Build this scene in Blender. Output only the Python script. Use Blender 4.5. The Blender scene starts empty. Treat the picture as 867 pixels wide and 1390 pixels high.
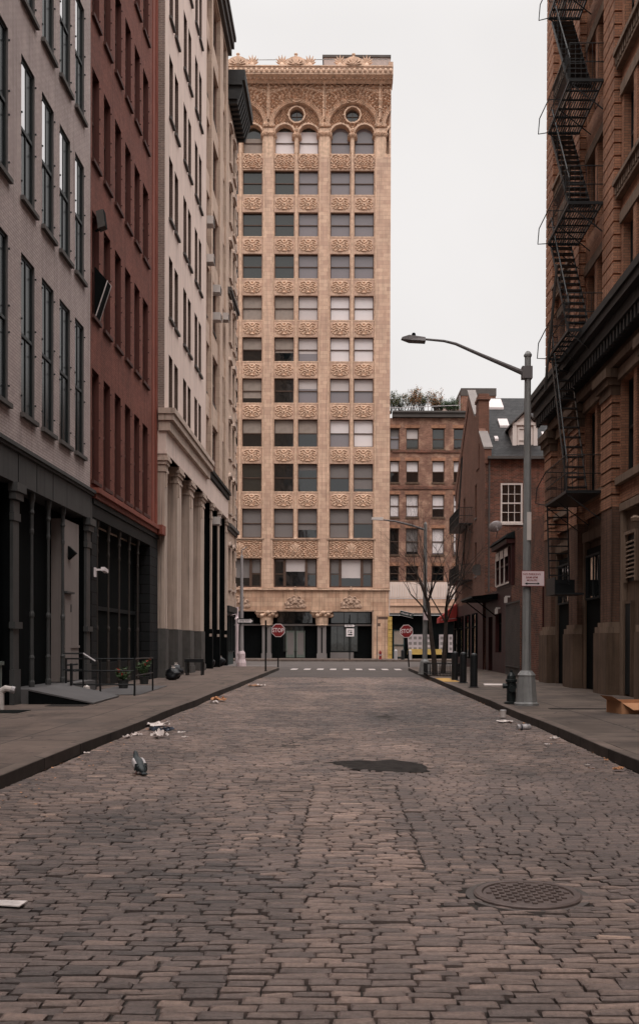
import bpy, math, random
import numpy as np
from mathutils import Vector, Matrix, noise
R = math.radians
S = bpy.context.scene
COL = S.collection
random.seed(7)

# ------------------------------------------------------------------ camera
F = 1350.0                                  # focal length in photograph pixels (867 wide)
PITCH, ROLL = 0.008, 0.0032
cd = bpy.data.cameras.new('camera'); cam = bpy.data.objects.new('camera', cd); COL.objects.link(cam)
cam.location = (0, 0, 1.5)
cam.rotation_euler = (Matrix.Rotation(R(90) - PITCH, 3, 'X') @ Matrix.Rotation(ROLL, 3, 'Z')).to_euler()
cd.sensor_fit = 'HORIZONTAL'; cd.sensor_width = 36; cd.lens = 36 * F / 867
m3 = cam.rotation_euler.to_matrix()
dloc = m3.transposed() @ Vector((0, 1, 0))
vx, vy = F * dloc.x / -dloc.z, F * dloc.y / -dloc.z
cd.shift_x = -((467 - 433.5) - vx) / 867
cd.shift_y = ((872 - 695) + vy) / 867
cd.clip_start = .05; cd.clip_end = 3000
S.camera = cam

# ------------------------------------------------------------------ sky, sun, exposure
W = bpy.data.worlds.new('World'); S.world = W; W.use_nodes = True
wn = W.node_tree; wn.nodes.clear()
sky = wn.nodes.new('ShaderNodeTexSky'); sky.sky_type = 'NISHITA'; sky.sun_disc = False
sky.sun_elevation = R(48); sky.sun_rotation = R(180); sky.air_density = 1.0; sky.dust_density = 4.0; sky.ozone_density = 1.0
hs = wn.nodes.new('ShaderNodeHueSaturation'); hs.inputs['Saturation'].default_value = .05
mx = wn.nodes.new('ShaderNodeMix'); mx.data_type = 'RGBA'; mx.inputs[0].default_value = .88
mx.inputs[7].default_value = (9.0, 8.72, 8.6, 1)
# soft unevenness of the cloud deck
tcw = wn.nodes.new('ShaderNodeTexCoord'); nzw = wn.nodes.new('ShaderNodeTexNoise'); nzw.inputs['Scale'].default_value = 1.6; nzw.inputs['Detail'].default_value = 5
mrw = wn.nodes.new('ShaderNodeMapRange'); mrw.inputs[1].default_value = .3; mrw.inputs[2].default_value = .7; mrw.inputs[3].default_value = .88; mrw.inputs[4].default_value = 1.07
mulw = wn.nodes.new('ShaderNodeVectorMath'); mulw.operation = 'SCALE'
bg = wn.nodes.new('ShaderNodeBackground'); bg.inputs[1].default_value = .10
ow = wn.nodes.new('ShaderNodeOutputWorld')
L = wn.links.new
L(sky.outputs[0], hs.inputs['Color']); L(hs.outputs[0], mx.inputs[6]); L(mx.outputs[2], mulw.inputs[0])
L(tcw.outputs['Generated'], nzw.inputs['Vector']); L(nzw.outputs[0], mrw.inputs[0]); L(mrw.outputs[0], mulw.inputs['Scale'])
# overcast cloud deck: brighter towards the zenith than near the horizon
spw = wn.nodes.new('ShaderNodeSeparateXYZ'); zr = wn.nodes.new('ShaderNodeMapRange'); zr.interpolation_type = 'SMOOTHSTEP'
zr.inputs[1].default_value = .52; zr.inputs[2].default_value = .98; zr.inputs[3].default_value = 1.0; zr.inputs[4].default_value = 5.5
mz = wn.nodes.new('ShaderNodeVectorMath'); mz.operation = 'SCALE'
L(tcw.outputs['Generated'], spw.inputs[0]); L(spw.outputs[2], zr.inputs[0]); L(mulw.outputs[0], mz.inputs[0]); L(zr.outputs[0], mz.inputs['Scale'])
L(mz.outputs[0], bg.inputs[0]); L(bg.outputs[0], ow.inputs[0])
sd = bpy.data.lights.new('sun', 'SUN'); sd.energy = 0.9; sd.angle = R(28); sd.color = (1, .93, .86)
so = bpy.data.objects.new('sun', sd); COL.objects.link(so); so.rotation_euler = (R(42), 0, R(4))
S.view_settings.view_transform = 'Standard'; S.view_settings.look = 'None'; S.view_settings.gamma = 1
S.view_settings.exposure = 0.0; S.view_settings.use_curve_mapping = False

# ------------------------------------------------------------------ materials
MATS = {}
def _base(name, rough, spec=.4, metal=0.0):
    m = bpy.data.materials.new(name); m.use_nodes = True; nt = m.node_tree
    b = nt.nodes['Principled BSDF']; b.inputs['Roughness'].default_value = rough
    b.inputs['Specular IOR Level'].default_value = spec; b.inputs['Metallic'].default_value = metal
    MATS[name] = m
    return m, nt, b
def _noise(nt, vec, scale, detail=4, rough=.6):
    n = nt.nodes.new('ShaderNodeTexNoise'); n.inputs['Scale'].default_value = scale
    n.inputs['Detail'].default_value = detail; n.inputs['Roughness'].default_value = rough
    nt.links.new(vec, n.inputs['Vector']); return n.outputs[0]
def _range(nt, v, a, b, lo=.3, hi=.7):
    r = nt.nodes.new('ShaderNodeMapRange'); r.inputs[1].default_value = lo; r.inputs[2].default_value = hi
    r.inputs[3].default_value = a; r.inputs[4].default_value = b; nt.links.new(v, r.inputs[0]); return r.outputs[0]
def _mulc(nt, col, f):
    v = nt.nodes.new('ShaderNodeVectorMath'); v.operation = 'SCALE'
    nt.links.new(col, v.inputs[0]); nt.links.new(f, v.inputs['Scale']); return v.outputs[0]
def _map(nt, vec, sc):
    m = nt.nodes.new('ShaderNodeMapping'); m.inputs['Scale'].default_value = sc; nt.links.new(vec, m.inputs[0]); return m.outputs[0]
def _mixc(nt, fac, a, b):
    x = nt.nodes.new('ShaderNodeMix'); x.data_type = 'RGBA'
    if isinstance(fac, float): x.inputs[0].default_value = fac
    else: nt.links.new(fac, x.inputs[0])
    for i, c in ((6, a), (7, b)):
        if isinstance(c, tuple): x.inputs[i].default_value = (*c, 1)
        else: nt.links.new(c, x.inputs[i])
    return x.outputs[2]
def _bump(nt, b, h, dist, strength=1.0):
    k = nt.nodes.new('ShaderNodeBump'); k.inputs['Distance'].default_value = dist; k.inputs['Strength'].default_value = strength
    nt.links.new(h, k.inputs['Height']); nt.links.new(k.outputs[0], b.inputs['Normal'])
def weather(nt, col, vec, var, scale, streak):
    f = _range(nt, _noise(nt, vec, scale, 6), 1 - var, 1 + var)
    col = _mulc(nt, col, f)
    if streak:
        s = _range(nt, _noise(nt, _map(nt, vec, (3.0, 3.0, .18)), 1.3, 5, .7), 1 - streak, 1 + streak * .3)
        col = _mulc(nt, col, s)
        q = _range(nt, _noise(nt, _map(nt, vec, (5.5, 5.5, .13)), 1.0, 6, .75), 1, 1 - min(.55, streak * 2.2), .52, .68)
        col = _mulc(nt, col, q)
    return col
def plain(name, col, rough=.7, var=.12, scale=1.5, bump=0.0, bscale=20, streak=0.0, spec=.25, metal=0.0):
    m, nt, b = _base(name, rough, spec, metal)
    tc = nt.nodes.new('ShaderNodeTexCoord').outputs['Object']
    rgb = nt.nodes.new('ShaderNodeRGB'); rgb.outputs[0].default_value = (*col, 1)
    c = weather(nt, rgb.outputs[0], tc, var, scale, streak)
    nt.links.new(c, b.inputs['Base Color'])
    if bump: _bump(nt, b, _noise(nt, tc, bscale, 5), bump)
    return m
def brick(name, c1, c2, mortar, bw=.21, bh=.068, ms=.009, rough=.85, var=.15, scale=.7, streak=.12, bump=.006, horiz=False, off=.5, spec=.25, bias=0.0, blotch=None):
    m, nt, b = _base(name, rough, spec)
    tc = nt.nodes.new('ShaderNodeTexCoord').outputs['Object']
    if horiz: vec = tc
    else:
        sp = nt.nodes.new('ShaderNodeSeparateXYZ'); nt.links.new(tc, sp.inputs[0])
        ad = nt.nodes.new('ShaderNodeMath'); ad.operation = 'ADD'; nt.links.new(sp.outputs[0], ad.inputs[0]); nt.links.new(sp.outputs[1], ad.inputs[1])
        cb = nt.nodes.new('ShaderNodeCombineXYZ'); nt.links.new(ad.outputs[0], cb.inputs[0]); nt.links.new(sp.outputs[2], cb.inputs[1]); vec = cb.outputs[0]
    t = nt.nodes.new('ShaderNodeTexBrick'); nt.links.new(vec, t.inputs['Vector'])
    t.inputs['Color1'].default_value = (*c1, 1); t.inputs['Color2'].default_value = (*c2, 1); t.inputs['Mortar'].default_value = (*mortar, 1)
    t.inputs['Scale'].default_value = 1; t.inputs['Mortar Size'].default_value = ms; t.inputs['Brick Width'].default_value = bw; t.inputs['Row Height'].default_value = bh
    t.inputs['Bias'].default_value = bias; t.offset = off; t.inputs['Mortar Smooth'].default_value = .3
    c = t.outputs[0]
    if blotch: c = _mixc(nt, _range(nt, _noise(nt, tc, blotch[1], 5, .65), 0, blotch[2], .5, .68), c, blotch[0])
    if horiz:      # cracks, gum spots and damp stains of a worn pavement
        vo = nt.nodes.new('ShaderNodeTexVoronoi'); vo.feature = 'DISTANCE_TO_EDGE'; vo.inputs['Scale'].default_value = .42; vo.inputs['Randomness'].default_value = 1
        wp = nt.nodes.new('ShaderNodeVectorMath'); wp.operation = 'MULTIPLY_ADD'; wp.inputs[1].default_value = (.5, .5, 0)
        nn_ = nt.nodes.new('ShaderNodeTexNoise'); nn_.inputs['Scale'].default_value = 2.2; nn_.inputs['Detail'].default_value = 5; nt.links.new(tc, nn_.inputs['Vector'])
        nt.links.new(nn_.outputs[1], wp.inputs[0]); nt.links.new(tc, wp.inputs[2]); nt.links.new(wp.outputs[0], vo.inputs['Vector'])
        c = _mixc(nt, _range(nt, vo.outputs[0], .75, 0, .0, .012), c, (.03, .025, .022))
        v2 = nt.nodes.new('ShaderNodeTexVoronoi'); v2.inputs['Scale'].default_value = 2.6; nt.links.new(tc, v2.inputs['Vector'])
        c = _mixc(nt, _range(nt, v2.outputs[0], .65, 0, .06, .09), c, (.035, .03, .027))
        c = _mixc(nt, _range(nt, _noise(nt, _map(nt, tc, (1, .25, 1)), 1.7, 6, .7), 0, .5, .53, .66), c, (.05, .038, .032))
    c = weather(nt, c, tc, var, scale, streak)
    nt.links.new(c, b.inputs['Base Color'])
    inv = nt.nodes.new('ShaderNodeMath'); inv.operation = 'SUBTRACT'; inv.inputs[0].default_value = 1; nt.links.new(t.outputs['Fac'], inv.inputs[1])
    ad2 = nt.nodes.new('ShaderNodeMath'); ad2.operation = 'MULTIPLY_ADD'; nt.links.new(_noise(nt, tc, 30, 3), ad2.inputs[0]); ad2.inputs[1].default_value = .5; nt.links.new(inv.outputs[0], ad2.inputs[2])
    _bump(nt, b, ad2.outputs[0], bump)
    return m
def glass(name, col, rough=.04, spec=.7):
    m, nt, b = _base(name, rough, spec)
    b.inputs['Base Color'].default_value = (*col, 1)
    b.inputs['Coat Weight'].default_value = .6; b.inputs['Coat Roughness'].default_value = .02
    tc = nt.nodes.new('ShaderNodeTexCoord').outputs['Object']
    _bump(nt, b, _noise(nt, tc, 1.1, 2), .006)
    return m
def attrmat(name, ramp, rough, attr='tone', tint=None, bump=.004):
    m, nt, b = _base(name, rough, .35)
    a = nt.nodes.new('ShaderNodeAttribute'); a.attribute_name = attr
    cr = nt.nodes.new('ShaderNodeValToRGB'); e = cr.color_ramp.elements
    e[0].position, e[0].color = ramp[0][0], (*ramp[0][1], 1); e[1].position, e[1].color = ramp[-1][0], (*ramp[-1][1], 1)
    for p, c in ramp[1:-1]:
        k = e.new(p); k.color = (*c, 1)
    nt.links.new(a.outputs['Fac'], cr.inputs[0])
    tc = nt.nodes.new('ShaderNodeTexCoord').outputs['Object']
    c = cr.outputs[0]
    c = _mulc(nt, c, _range(nt, _noise(nt, tc, 45, 4, .7), .72, 1.25))
    c = _mulc(nt, c, _range(nt, _noise(nt, tc, .55, 5, .6), .66, 1.26))
    c = _mixc(nt, _range(nt, _noise(nt, _map(nt, tc, (1, .35, 1)), .8, 6, .7), 0, .55, .52, .72), c, (.042, .036, .034))
    nt.links.new(c, b.inputs['Base Color'])
    _bump(nt, b, _noise(nt, tc, 70, 5, .7), bump)
    return m

M = {}
M['gbrick'] = brick('grey_painted_brick', (.52, .42, .395), (.45, .36, .34), (.33, .265, .25), bump=.008, var=.1, streak=.14)
M['rbrick'] = brick('red_painted_brick', (.22, .072, .048), (.165, .052, .036), (.115, .040, .030), ms=.007, bump=.004, var=.18, scale=.9, streak=.2)
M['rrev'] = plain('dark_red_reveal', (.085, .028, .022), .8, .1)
M['rtrim'] = plain('red_painted_trim', (.23, .068, .047), .75, .15, 1.2, .002, streak=.1)
M['rsill'] = plain('red_dark_sill', (.07, .028, .022), .8, .1)
M['cwall'] = plain('cream_painted_wall', (.67, .525, .46), .8, .08, .8, .003, 12, streak=.12)
M['cwall2'] = brick('tan_cream_stone', (.56, .41, .32), (.49, .355, .28), (.35, .25, .19), .9, .38, .006, var=.1, streak=.18)
M['cbrick'] = brick('brown_side_brick', (.26, .19, .16), (.19, .14, .12), (.34, .28, .25), var=.12)
M['cbrick2'] = brick('tan_reveal_brick', (.27, .155, .115), (.22, .13, .1), (.16, .1, .08), var=.12)
M['cstone'] = plain('cream_trim_stone', (.50, .385, .32), .8, .1, 1, .004, 14, streak=.25)
M['cgran'] = plain('grey_granite_base', (.085, .078, .073), .7, .2, 2.5, .003, 30, streak=.2)
M['gband'] = plain('grey_painted_iron', (.060, .058, .057), .6, .15, 1.5, .002, 20, streak=.2)
M['giron'] = plain('dark_grey_cast_iron', (.062, .061, .060), .5, .15, 3, .002, 30, streak=.15)
M['giron2'] = plain('brownish_cast_iron', (.055, .044, .038), .5, .2, 3, .002, 30, streak=.15)
M['black'] = plain('black_painted_panel', (.0042, .0052, .0054), .8, .25, 1.3, .002, 12, streak=.2, spec=.06)
M['biron'] = plain('black_wrought_iron', (.012, .0125, .0135), .45, .2, 4)
M['dkgreen'] = plain('dark_window_frame', (.014, .017, .017), .5, .1)
M['taupe'] = plain('taupe_painted_panel', (.245, .205, .19), .65, .06, 1, .001, streak=.1)
M['dkiron'] = plain('ground_floor_dark_iron', (.018, .019, .0195), .6, .2, 2, .002, streak=.2, spec=.12)
M['dkblock'] = brick('dark_rusticated_block', (.022, .022, .023), (.018, .019, .020), (.004, .004, .004), 1.2, .34, .014, rough=.7, bump=.015, var=.15, spec=.1)
M['sill'] = plain('dark_stone_sill', (.085, .075, .07), .8, .15)
M['gdark'] = glass('dark_glass', (.004, .006, .007))
M['gblk'] = plain('dull_dark_glass', (.006, .009, .010), .25, .2, 1.2, spec=.3)
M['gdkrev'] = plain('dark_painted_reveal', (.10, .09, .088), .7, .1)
M['gmirror'] = glass('added_mirror_glass', (.72, .70, .71), .03, 1.0); M['gmirror'].node_tree.nodes['Principled BSDF'].inputs['Metallic'].default_value = .85  # mirror metal added so the sashes show a bright sky reflection
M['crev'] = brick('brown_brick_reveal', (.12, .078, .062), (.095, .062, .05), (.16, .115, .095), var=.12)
M['gdim'] = glass('dim_glass', (.022, .024, .021), .1)
M['glil'] = glass('painted_sky_glass', (.17, .145, .155), .15)  # lilac reflection of the sky painted into the base colour
M['gpale'] = glass('curtained_pale_glass', (.42, .38, .385), .2)
M['bwhite'] = plain('white_roller_blind', (.66, .60, .60), .6, .04, 1)
M['blight'] = plain('pale_roller_blind', (.50, .44, .43), .6, .05, 1)
M['btaupe'] = plain('taupe_curtain', (.27, .22, .19), .7, .12, 3)
M['bgrey'] = plain('grey_roller_blind', (.17, .15, .145), .6, .06, 1)
M['terra'] = brick('cream_terracotta', (.61, .41, .295), (.47, .295, .215), (.33, .205, .15), .62, .31, .010, rough=.6, bump=.004, var=.12, scale=.5, streak=.16, spec=.4, blotch=((.40, .225, .155), .9, .45))
M['terra4'] = brick('stained_lower_terracotta', (.60, .40, .28), (.46, .28, .19), (.33, .2, .14), .9, .36, .010, rough=.6, bump=.004, var=.2, scale=.7, streak=.22, blotch=((.34, .185, .12), 1.1, .6))
M['terra2'] = plain('ornament_terracotta', (.61, .415, .30), .65, .26, 3.2, .008, 18, streak=.2)
M['terra3'] = plain('grimed_terracotta', (.40, .27, .20), .75, .25, 2.2, .006, 18, streak=.2)
M['tframe'] = plain('brown_window_frame', (.085, .05, .036), .6, .1)
M['tanbrick'] = brick('weathered_tan_brick', (.27, .135, .095), (.16, .07, .05), (.30, .2, .15), ms=.008, var=.25, scale=.8, streak=.1, blotch=((.42, .27, .19), 1.6, .75))
M['housebrick'] = brick('dark_red_house_brick', (.21, .072, .045), (.095, .040, .028), (.20, .14, .11), var=.25, scale=1.0, blotch=((.06, .04, .034), 1.1, .7))
M['gablebrick'] = brick('orange_gable_brick', (.21, .095, .065), (.16, .075, .05), (.12, .07, .055), var=.18)
M['slate'] = brick('grey_roof_slate', (.022, .020, .0205), (.012, .0115, .012), (.006, .005, .006), .34, .24, .012, rough=.6, var=.2, bump=.01, blotch=((.038, .035, .035), 2.4, .6), spec=.1)
M['wtrim'] = plain('weathered_white_trim', (.62, .54, .50), .6, .08)
M['cop'] = plain('pale_stone_coping', (.17, .145, .135), .7, .1)
M['obrick'] = brick('ochre_orange_brick', (.46, .22, .130), (.33, .155, .095), (.21, .13, .09), var=.2, streak=.2, scale=.8)
M['obrick2'] = brick('brown_lower_brick', (.165, .086, .057), (.125, .066, .045), (.095, .062, .047), var=.2, streak=.25)
M['ostone'] = plain('brown_sandstone', (.128, .082, .056), .85, .22, 1.6, .006, 12, streak=.35)
M['ostone2'] = plain('pale_brown_stone_trim', (.215, .148, .107), .85, .15, 1.4, .005, 12, streak=.25)
M['ocorn'] = plain('black_painted_cornice', (.026, .025, .025), .6, .2, 1.5, .003, streak=.2)
M['dred'] = plain('dark_maroon_paint', (.050, .012, .011), .6, .25, 1.4, .003, streak=.25)
M['lamp'] = plain('grey_galvanised_steel', (.24, .235, .23), .5, .15, 3, .001, 40, streak=.25, metal=.15)
M['lampd'] = plain('dark_lamp_housing', (.13, .115, .115), .5, .1)
M['silver'] = plain('silver_painted_steel', (.33, .30, .30), .45, .1, metal=.2)
M['ac'] = plain('air_conditioner_casing', (.52, .46, .43), .6, .1)
M['conc'] = brick('sidewalk_concrete', (.138, .100, .083), (.115, .084, .071), (.045, .036, .032), 1.5, 1.5, .014, rough=.85, horiz=True, off=0, var=.22, scale=.9, streak=0, bump=.004, blotch=((.075, .06, .053), .8, .8))
M['concr'] = brick('dark_sidewalk_concrete', (.115, .086, .071), (.095, .071, .059), (.03, .025, .022), 1.5, 1.5, .016, rough=.85, horiz=True, off=0, var=.3, scale=.9, streak=0, bump=.004, blotch=((.045, .036, .033), .7, .8))
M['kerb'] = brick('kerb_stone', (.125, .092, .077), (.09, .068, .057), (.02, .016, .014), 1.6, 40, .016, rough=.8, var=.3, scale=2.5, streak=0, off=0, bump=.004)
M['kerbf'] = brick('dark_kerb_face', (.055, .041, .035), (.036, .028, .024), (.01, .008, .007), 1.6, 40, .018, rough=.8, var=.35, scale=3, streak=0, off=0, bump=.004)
M['asph'] = plain('worn_asphalt', (.082, .068, .063), .85, .22, .8, .005, 60)
M['patch'] = plain('fresh_asphalt_patch', (.034, .029, .027), .95, .4, 9, .010, 60, spec=.08)
M['line'] = plain('worn_white_paint', (.5, .44, .42), .7, .35, 9)
M['plate'] = plain('steel_ramp_plate', (.095, .088, .088), .6, .18, 1.2, .002, 25)
M['yellow'] = plain('yellow_paint', (.42, .28, .085), .7, .2, 5)
M['yel2'] = plain('yellow_warning_pad', (.42, .24, .07), .8, .25, 6)
M['red'] = plain('sign_red', (.20, .016, .018), .45, .1)
M['white'] = plain('sign_white', (.72, .64, .64), .5, .05)
M['pink'] = plain('sign_pale', (.62, .49, .50), .5, .06)
M['posterp'] = plain('faded_poster_paper', (.40, .34, .345), .6, .1)
M['signgrn'] = plain('street_sign_green', (.018, .035, .03), .5, .1)
M['signblk'] = plain('sign_black', (.012, .012, .012), .5)
M['bark'] = plain('dark_bark', (.042, .030, .025), .9, .3, 6, .008, 25)
M['paper'] = plain('white_litter_paper', (.60, .52, .49), .8, .12, 9)
M['paperd'] = plain('dark_litter_plastic', (.03, .035, .05), .5, .2, 9)
M['card'] = plain('cardboard_brown', (.42, .21, .11), .85, .12, 4, .002)
M['bagblk'] = plain('black_plastic', (.012, .012, .014), .35, .2, 6)
M['leaf'] = plain('dark_leaf', (.035, .06, .022), .6, .4, 8)
M['flower'] = plain('red_flower', (.28, .025, .018), .6, .2, 8)
M['dryleaf'] = plain('olive_shrub_leaf', (.10, .085, .038), .7, .4, 3)
M['rust'] = plain('rust_orange_shrub_leaf', (.28, .12, .05), .7, .3, 3)
M['pot'] = plain('planter_dark', (.03, .03, .03), .6)
M['teal'] = plain('dark_teal_paint', (.022, .045, .045), .5, .15)
M['hyd'] = plain('black_hydrant_paint', (.013, .016, .016), .4, .2, 8)
M['redaw'] = plain('red_awning_canvas', (.30, .035, .03), .7, .1)
M['iron'] = plain('rusty_manhole_iron', (.10, .073, .066), .55, .25, 12, .002, 60, metal=.2)
M['bluegrey'] = plain('pigeon_blue_grey', (.048, .054, .056), .6, .2, 30)
M['pgrey'] = plain('pigeon_pale_grey', (.42, .38, .38), .7, .1, 30)
M['pdark'] = plain('pigeon_dark_feather', (.018, .022, .024), .6, .2, 30)
M['pleg'] = plain('pigeon_pink_leg', (.35, .09, .07), .6)
M['soil'] = plain('planting_soil', (.03, .02, .015), .95, .3, 8, .02, 20)
M['penth'] = plain('pale_penthouse_panel', (.42, .34, .31), .7, .06, streak=.1)
M['strip'] = plain('green_panel', (.14, .16, .14), .6, .08, streak=.2)

# ------------------------------------------------------------------ mesh helpers
class MB:
    def __init__(s): s.v = []; s.f = []
    def add(s, vs, fs):
        o = len(s.v); s.v += [tuple(p) for p in vs]; s.f += [tuple(i + o for i in f) for f in fs]; return s
    def box(s, x0, x1, y0, y1, z0, z1):
        return s.add([(x0, y0, z0), (x1, y0, z0), (x1, y1, z0), (x0, y1, z0), (x0, y0, z1), (x1, y0, z1), (x1, y1, z1), (x0, y1, z1)],
                     [(0, 3, 2, 1), (4, 5, 6, 7), (0, 1, 5, 4), (1, 2, 6, 5), (2, 3, 7, 6), (3, 0, 4, 7)])
    def hexa(s, p):   # 8 points, bottom 4 ccw, top 4 ccw
        return s.add(p, [(0, 3, 2, 1), (4, 5, 6, 7), (0, 1, 5, 4), (1, 2, 6, 5), (2, 3, 7, 6), (3, 0, 4, 7)])
    def bar(s, a, b, w, h=None, up=(0, 0, 1)):
        a, b = Vector(a), Vector(b); d = (b - a).normalized(); u = Vector(up)
        if abs(d.dot(u)) > .98: u = Vector((0, 1, 0))
        x = d.cross(u).normalized() * w / 2; y = x.cross(d).normalized() * (h or w) / 2
        return s.hexa([a - x - y, a + x - y, a + x + y, a - x + y, b - x - y, b + x - y, b + x + y, b - x + y])
    def tube(s, pts, rad, n=8, cap=True):
        pts = [Vector(p) for p in pts]
        if not hasattr(rad, '__len__'): rad = [rad] * len(pts)
        o = len(s.v); prev = None
        for i, p in enumerate(pts):
            d = (pts[min(i + 1, len(pts) - 1)] - pts[max(i - 1, 0)]).normalized()
            if prev is None:
                u = Vector((0, 0, 1)) if abs(d.z) < .9 else Vector((1, 0, 0)); x = d.cross(u).normalized()
            else:
                x = (prev - d * prev.dot(d)).normalized()
            prev = x; y = d.cross(x)
            for k in range(n):
                t = 2 * math.pi * k / n; s.v.append(tuple(p + (x * math.cos(t) + y * math.sin(t)) * rad[i]))
        for i in range(len(pts) - 1):
            for k in range(n):
                a = o + i * n + k; b = o + i * n + (k + 1) % n; s.f.append((a, b, b + n, a + n))
        if cap:
            s.f.append(tuple(o + k for k in range(n))[::-1]); s.f.append(tuple(o + (len(pts) - 1) * n + k for k in range(n)))
        return s
    def lathe(s, prof, cx=0, cy=0, z=0, n=16, rot=0, sx=1, sy=1):
        o = len(s.v)
        for r, h in prof:
            for k in range(n):
                t = 2 * math.pi * k / n + rot; s.v.append((cx + r * math.cos(t) * sx, cy + r * math.sin(t) * sy, z + h))
        for i in range(len(prof) - 1):
            for k in range(n):
                a = o + i * n + k; b = o + i * n + (k + 1) % n; s.f.append((a, b, b + n, a + n))
        s.f.append(tuple(o + k for k in range(n))[::-1]); s.f.append(tuple(o + (len(prof) - 1) * n + k for k in range(n)))
        return s
    def prism(s, poly, y0, y1):   # polygon in xz extruded in y
        n = len(poly)
        return s.add([(x, y0, z) for x, z in poly] + [(x, y1, z) for x, z in poly],
                     [tuple(range(n)), tuple(range(2 * n - 1, n - 1, -1))] + [(i, i + n, (i + 1) % n + n, (i + 1) % n) for i in range(n)])
    def prismx(s, poly, x0, x1):  # polygon in yz extruded in x
        n = len(poly)
        return s.add([(x0, y, z) for y, z in poly] + [(x1, y, z) for y, z in poly],
                     [tuple(range(n)), tuple(range(2 * n - 1, n - 1, -1))] + [(i, i + n, (i + 1) % n + n, (i + 1) % n) for i in range(n)])
    def prismz(s, poly, z0, z1):
        n = len(poly)
        return s.add([(x, y, z0) for x, y in poly] + [(x, y, z1) for x, y in poly],
                     [tuple(range(n))[::-1], tuple(range(n, 2 * n))] + [(i, (i + 1) % n, (i + 1) % n + n, i + n) for i in range(n)])
    def quad(s, a, b, c, d): return s.add([a, b, c, d], [(0, 1, 2, 3)])
    def mesh(s, name, mat, smooth=False):
        me = bpy.data.meshes.new(name); me.from_pydata(s.v, [], s.f)
        if mat: me.materials.append(M[mat] if isinstance(mat, str) else mat)
        me.validate()
        if smooth: me.polygons.foreach_set('use_smooth', [True] * len(me.polygons))
        me.update(); return me
def fixn(me):
    import bmesh
    bm = bmesh.new(); bm.from_mesh(me); bmesh.ops.recalc_face_normals(bm, faces=bm.faces); bm.to_mesh(me); bm.free(); return me
def link(name, me, parent=None, loc=(0, 0, 0), rot=(0, 0, 0)):
    o = bpy.data.objects.new(name, me); COL.objects.link(o); o.parent = parent; o.location = loc; o.rotation_euler = rot; return o
def obj(name, mb, mat, parent=None, loc=(0, 0, 0), rot=(0, 0, 0), smooth=False, fix=False):
    me = mb.mesh(name, mat, smooth)
    if fix: fixn(me)
    return link(name, me, parent, loc, rot)
def tag(o, label, cat, group=None):
    o['label'] = label; o['category'] = cat
    if group: o['group'] = group
    return o
def empty(name, loc, rz, label, cat, group=None):
    o = bpy.data.objects.new(name, None); COL.objects.link(o); o.location = loc; o.rotation_euler = (0, 0, rz); o.empty_display_size = .3
    return tag(o, label, cat, group)
def struct(name, mb, mat, **k):
    o = obj(name, mb, mat, **k); o['kind'] = 'structure'; return o
CACHE = {}
def cached(key, build):
    if key not in CACHE: CACHE[key] = build()
    return CACHE[key]

def wall(par, W_, H, holes, rd, depth, mat, x0=0, z0=0, name='wall', y0=0.0, rmat=None):
    """front skin with true openings, reveals of depth rd, closed shell behind"""
    mb = MB(); x1, z1 = x0 + W_, z0 + H
    hs_ = [(max(a, x0), min(b, x1), max(c, z0), min(d, z1)) for a, b, c, d in holes if b > x0 and a < x1 and d > z0 and c < z1]
    xs = sorted({round(v, 4) for v in [x0, x1] + [h[0] for h in hs_] + [h[1] for h in hs_]})
    zs = sorted({round(v, 4) for v in [z0, z1] + [h[2] for h in hs_] + [h[3] for h in hs_]})
    for j in range(len(zs) - 1):
        zc = (zs[j] + zs[j + 1]) / 2; run = None
        for i in range(len(xs)):
            solid = False
            if i < len(xs) - 1:
                xc = (xs[i] + xs[i + 1]) / 2; solid = not any(a < xc < b and c < zc < d for a, b, c, d in hs_)
            if solid and run is None: run = xs[i]
            if not solid and run is not None:
                mb.quad((run, y0, zs[j]), (xs[i], y0, zs[j]), (xs[i], y0, zs[j + 1]), (run, y0, zs[j + 1])); run = None
    nf0 = len(mb.f)
    for a, b, c, d in hs_:
        y = y0 + rd
        mb.quad((a, y0, c), (a, y0, d), (a, y, d), (a, y, c)); mb.quad((b, y0, c), (b, y, c), (b, y, d), (b, y0, d))
        mb.quad((a, y0, c), (a, y, c), (b, y, c), (b, y0, c)); mb.quad((a, y0, d), (b, y0, d), (b, y, d), (a, y, d))
    nf1 = len(mb.f); D = y0 + depth
    mb.quad((x0, y0, z0), (x0, y0, z1), (x0, D, z1), (x0, D, z0)); mb.quad((x1, y0, z0), (x1, D, z0), (x1, D, z1), (x1, y0, z1))
    mb.quad((x0, y0, z1), (x1, y0, z1), (x1, D, z1), (x0, D, z1)); mb.quad((x0, D, z0), (x0, D, z1), (x1, D, z1), (x1, D, z0))
    o = obj(name, mb, mat, par)
    if rmat:
        o.data.materials.append(M[rmat])
        for k in range(nf0, nf1): o.data.polygons[k].material_index = 1
    return o

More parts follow.
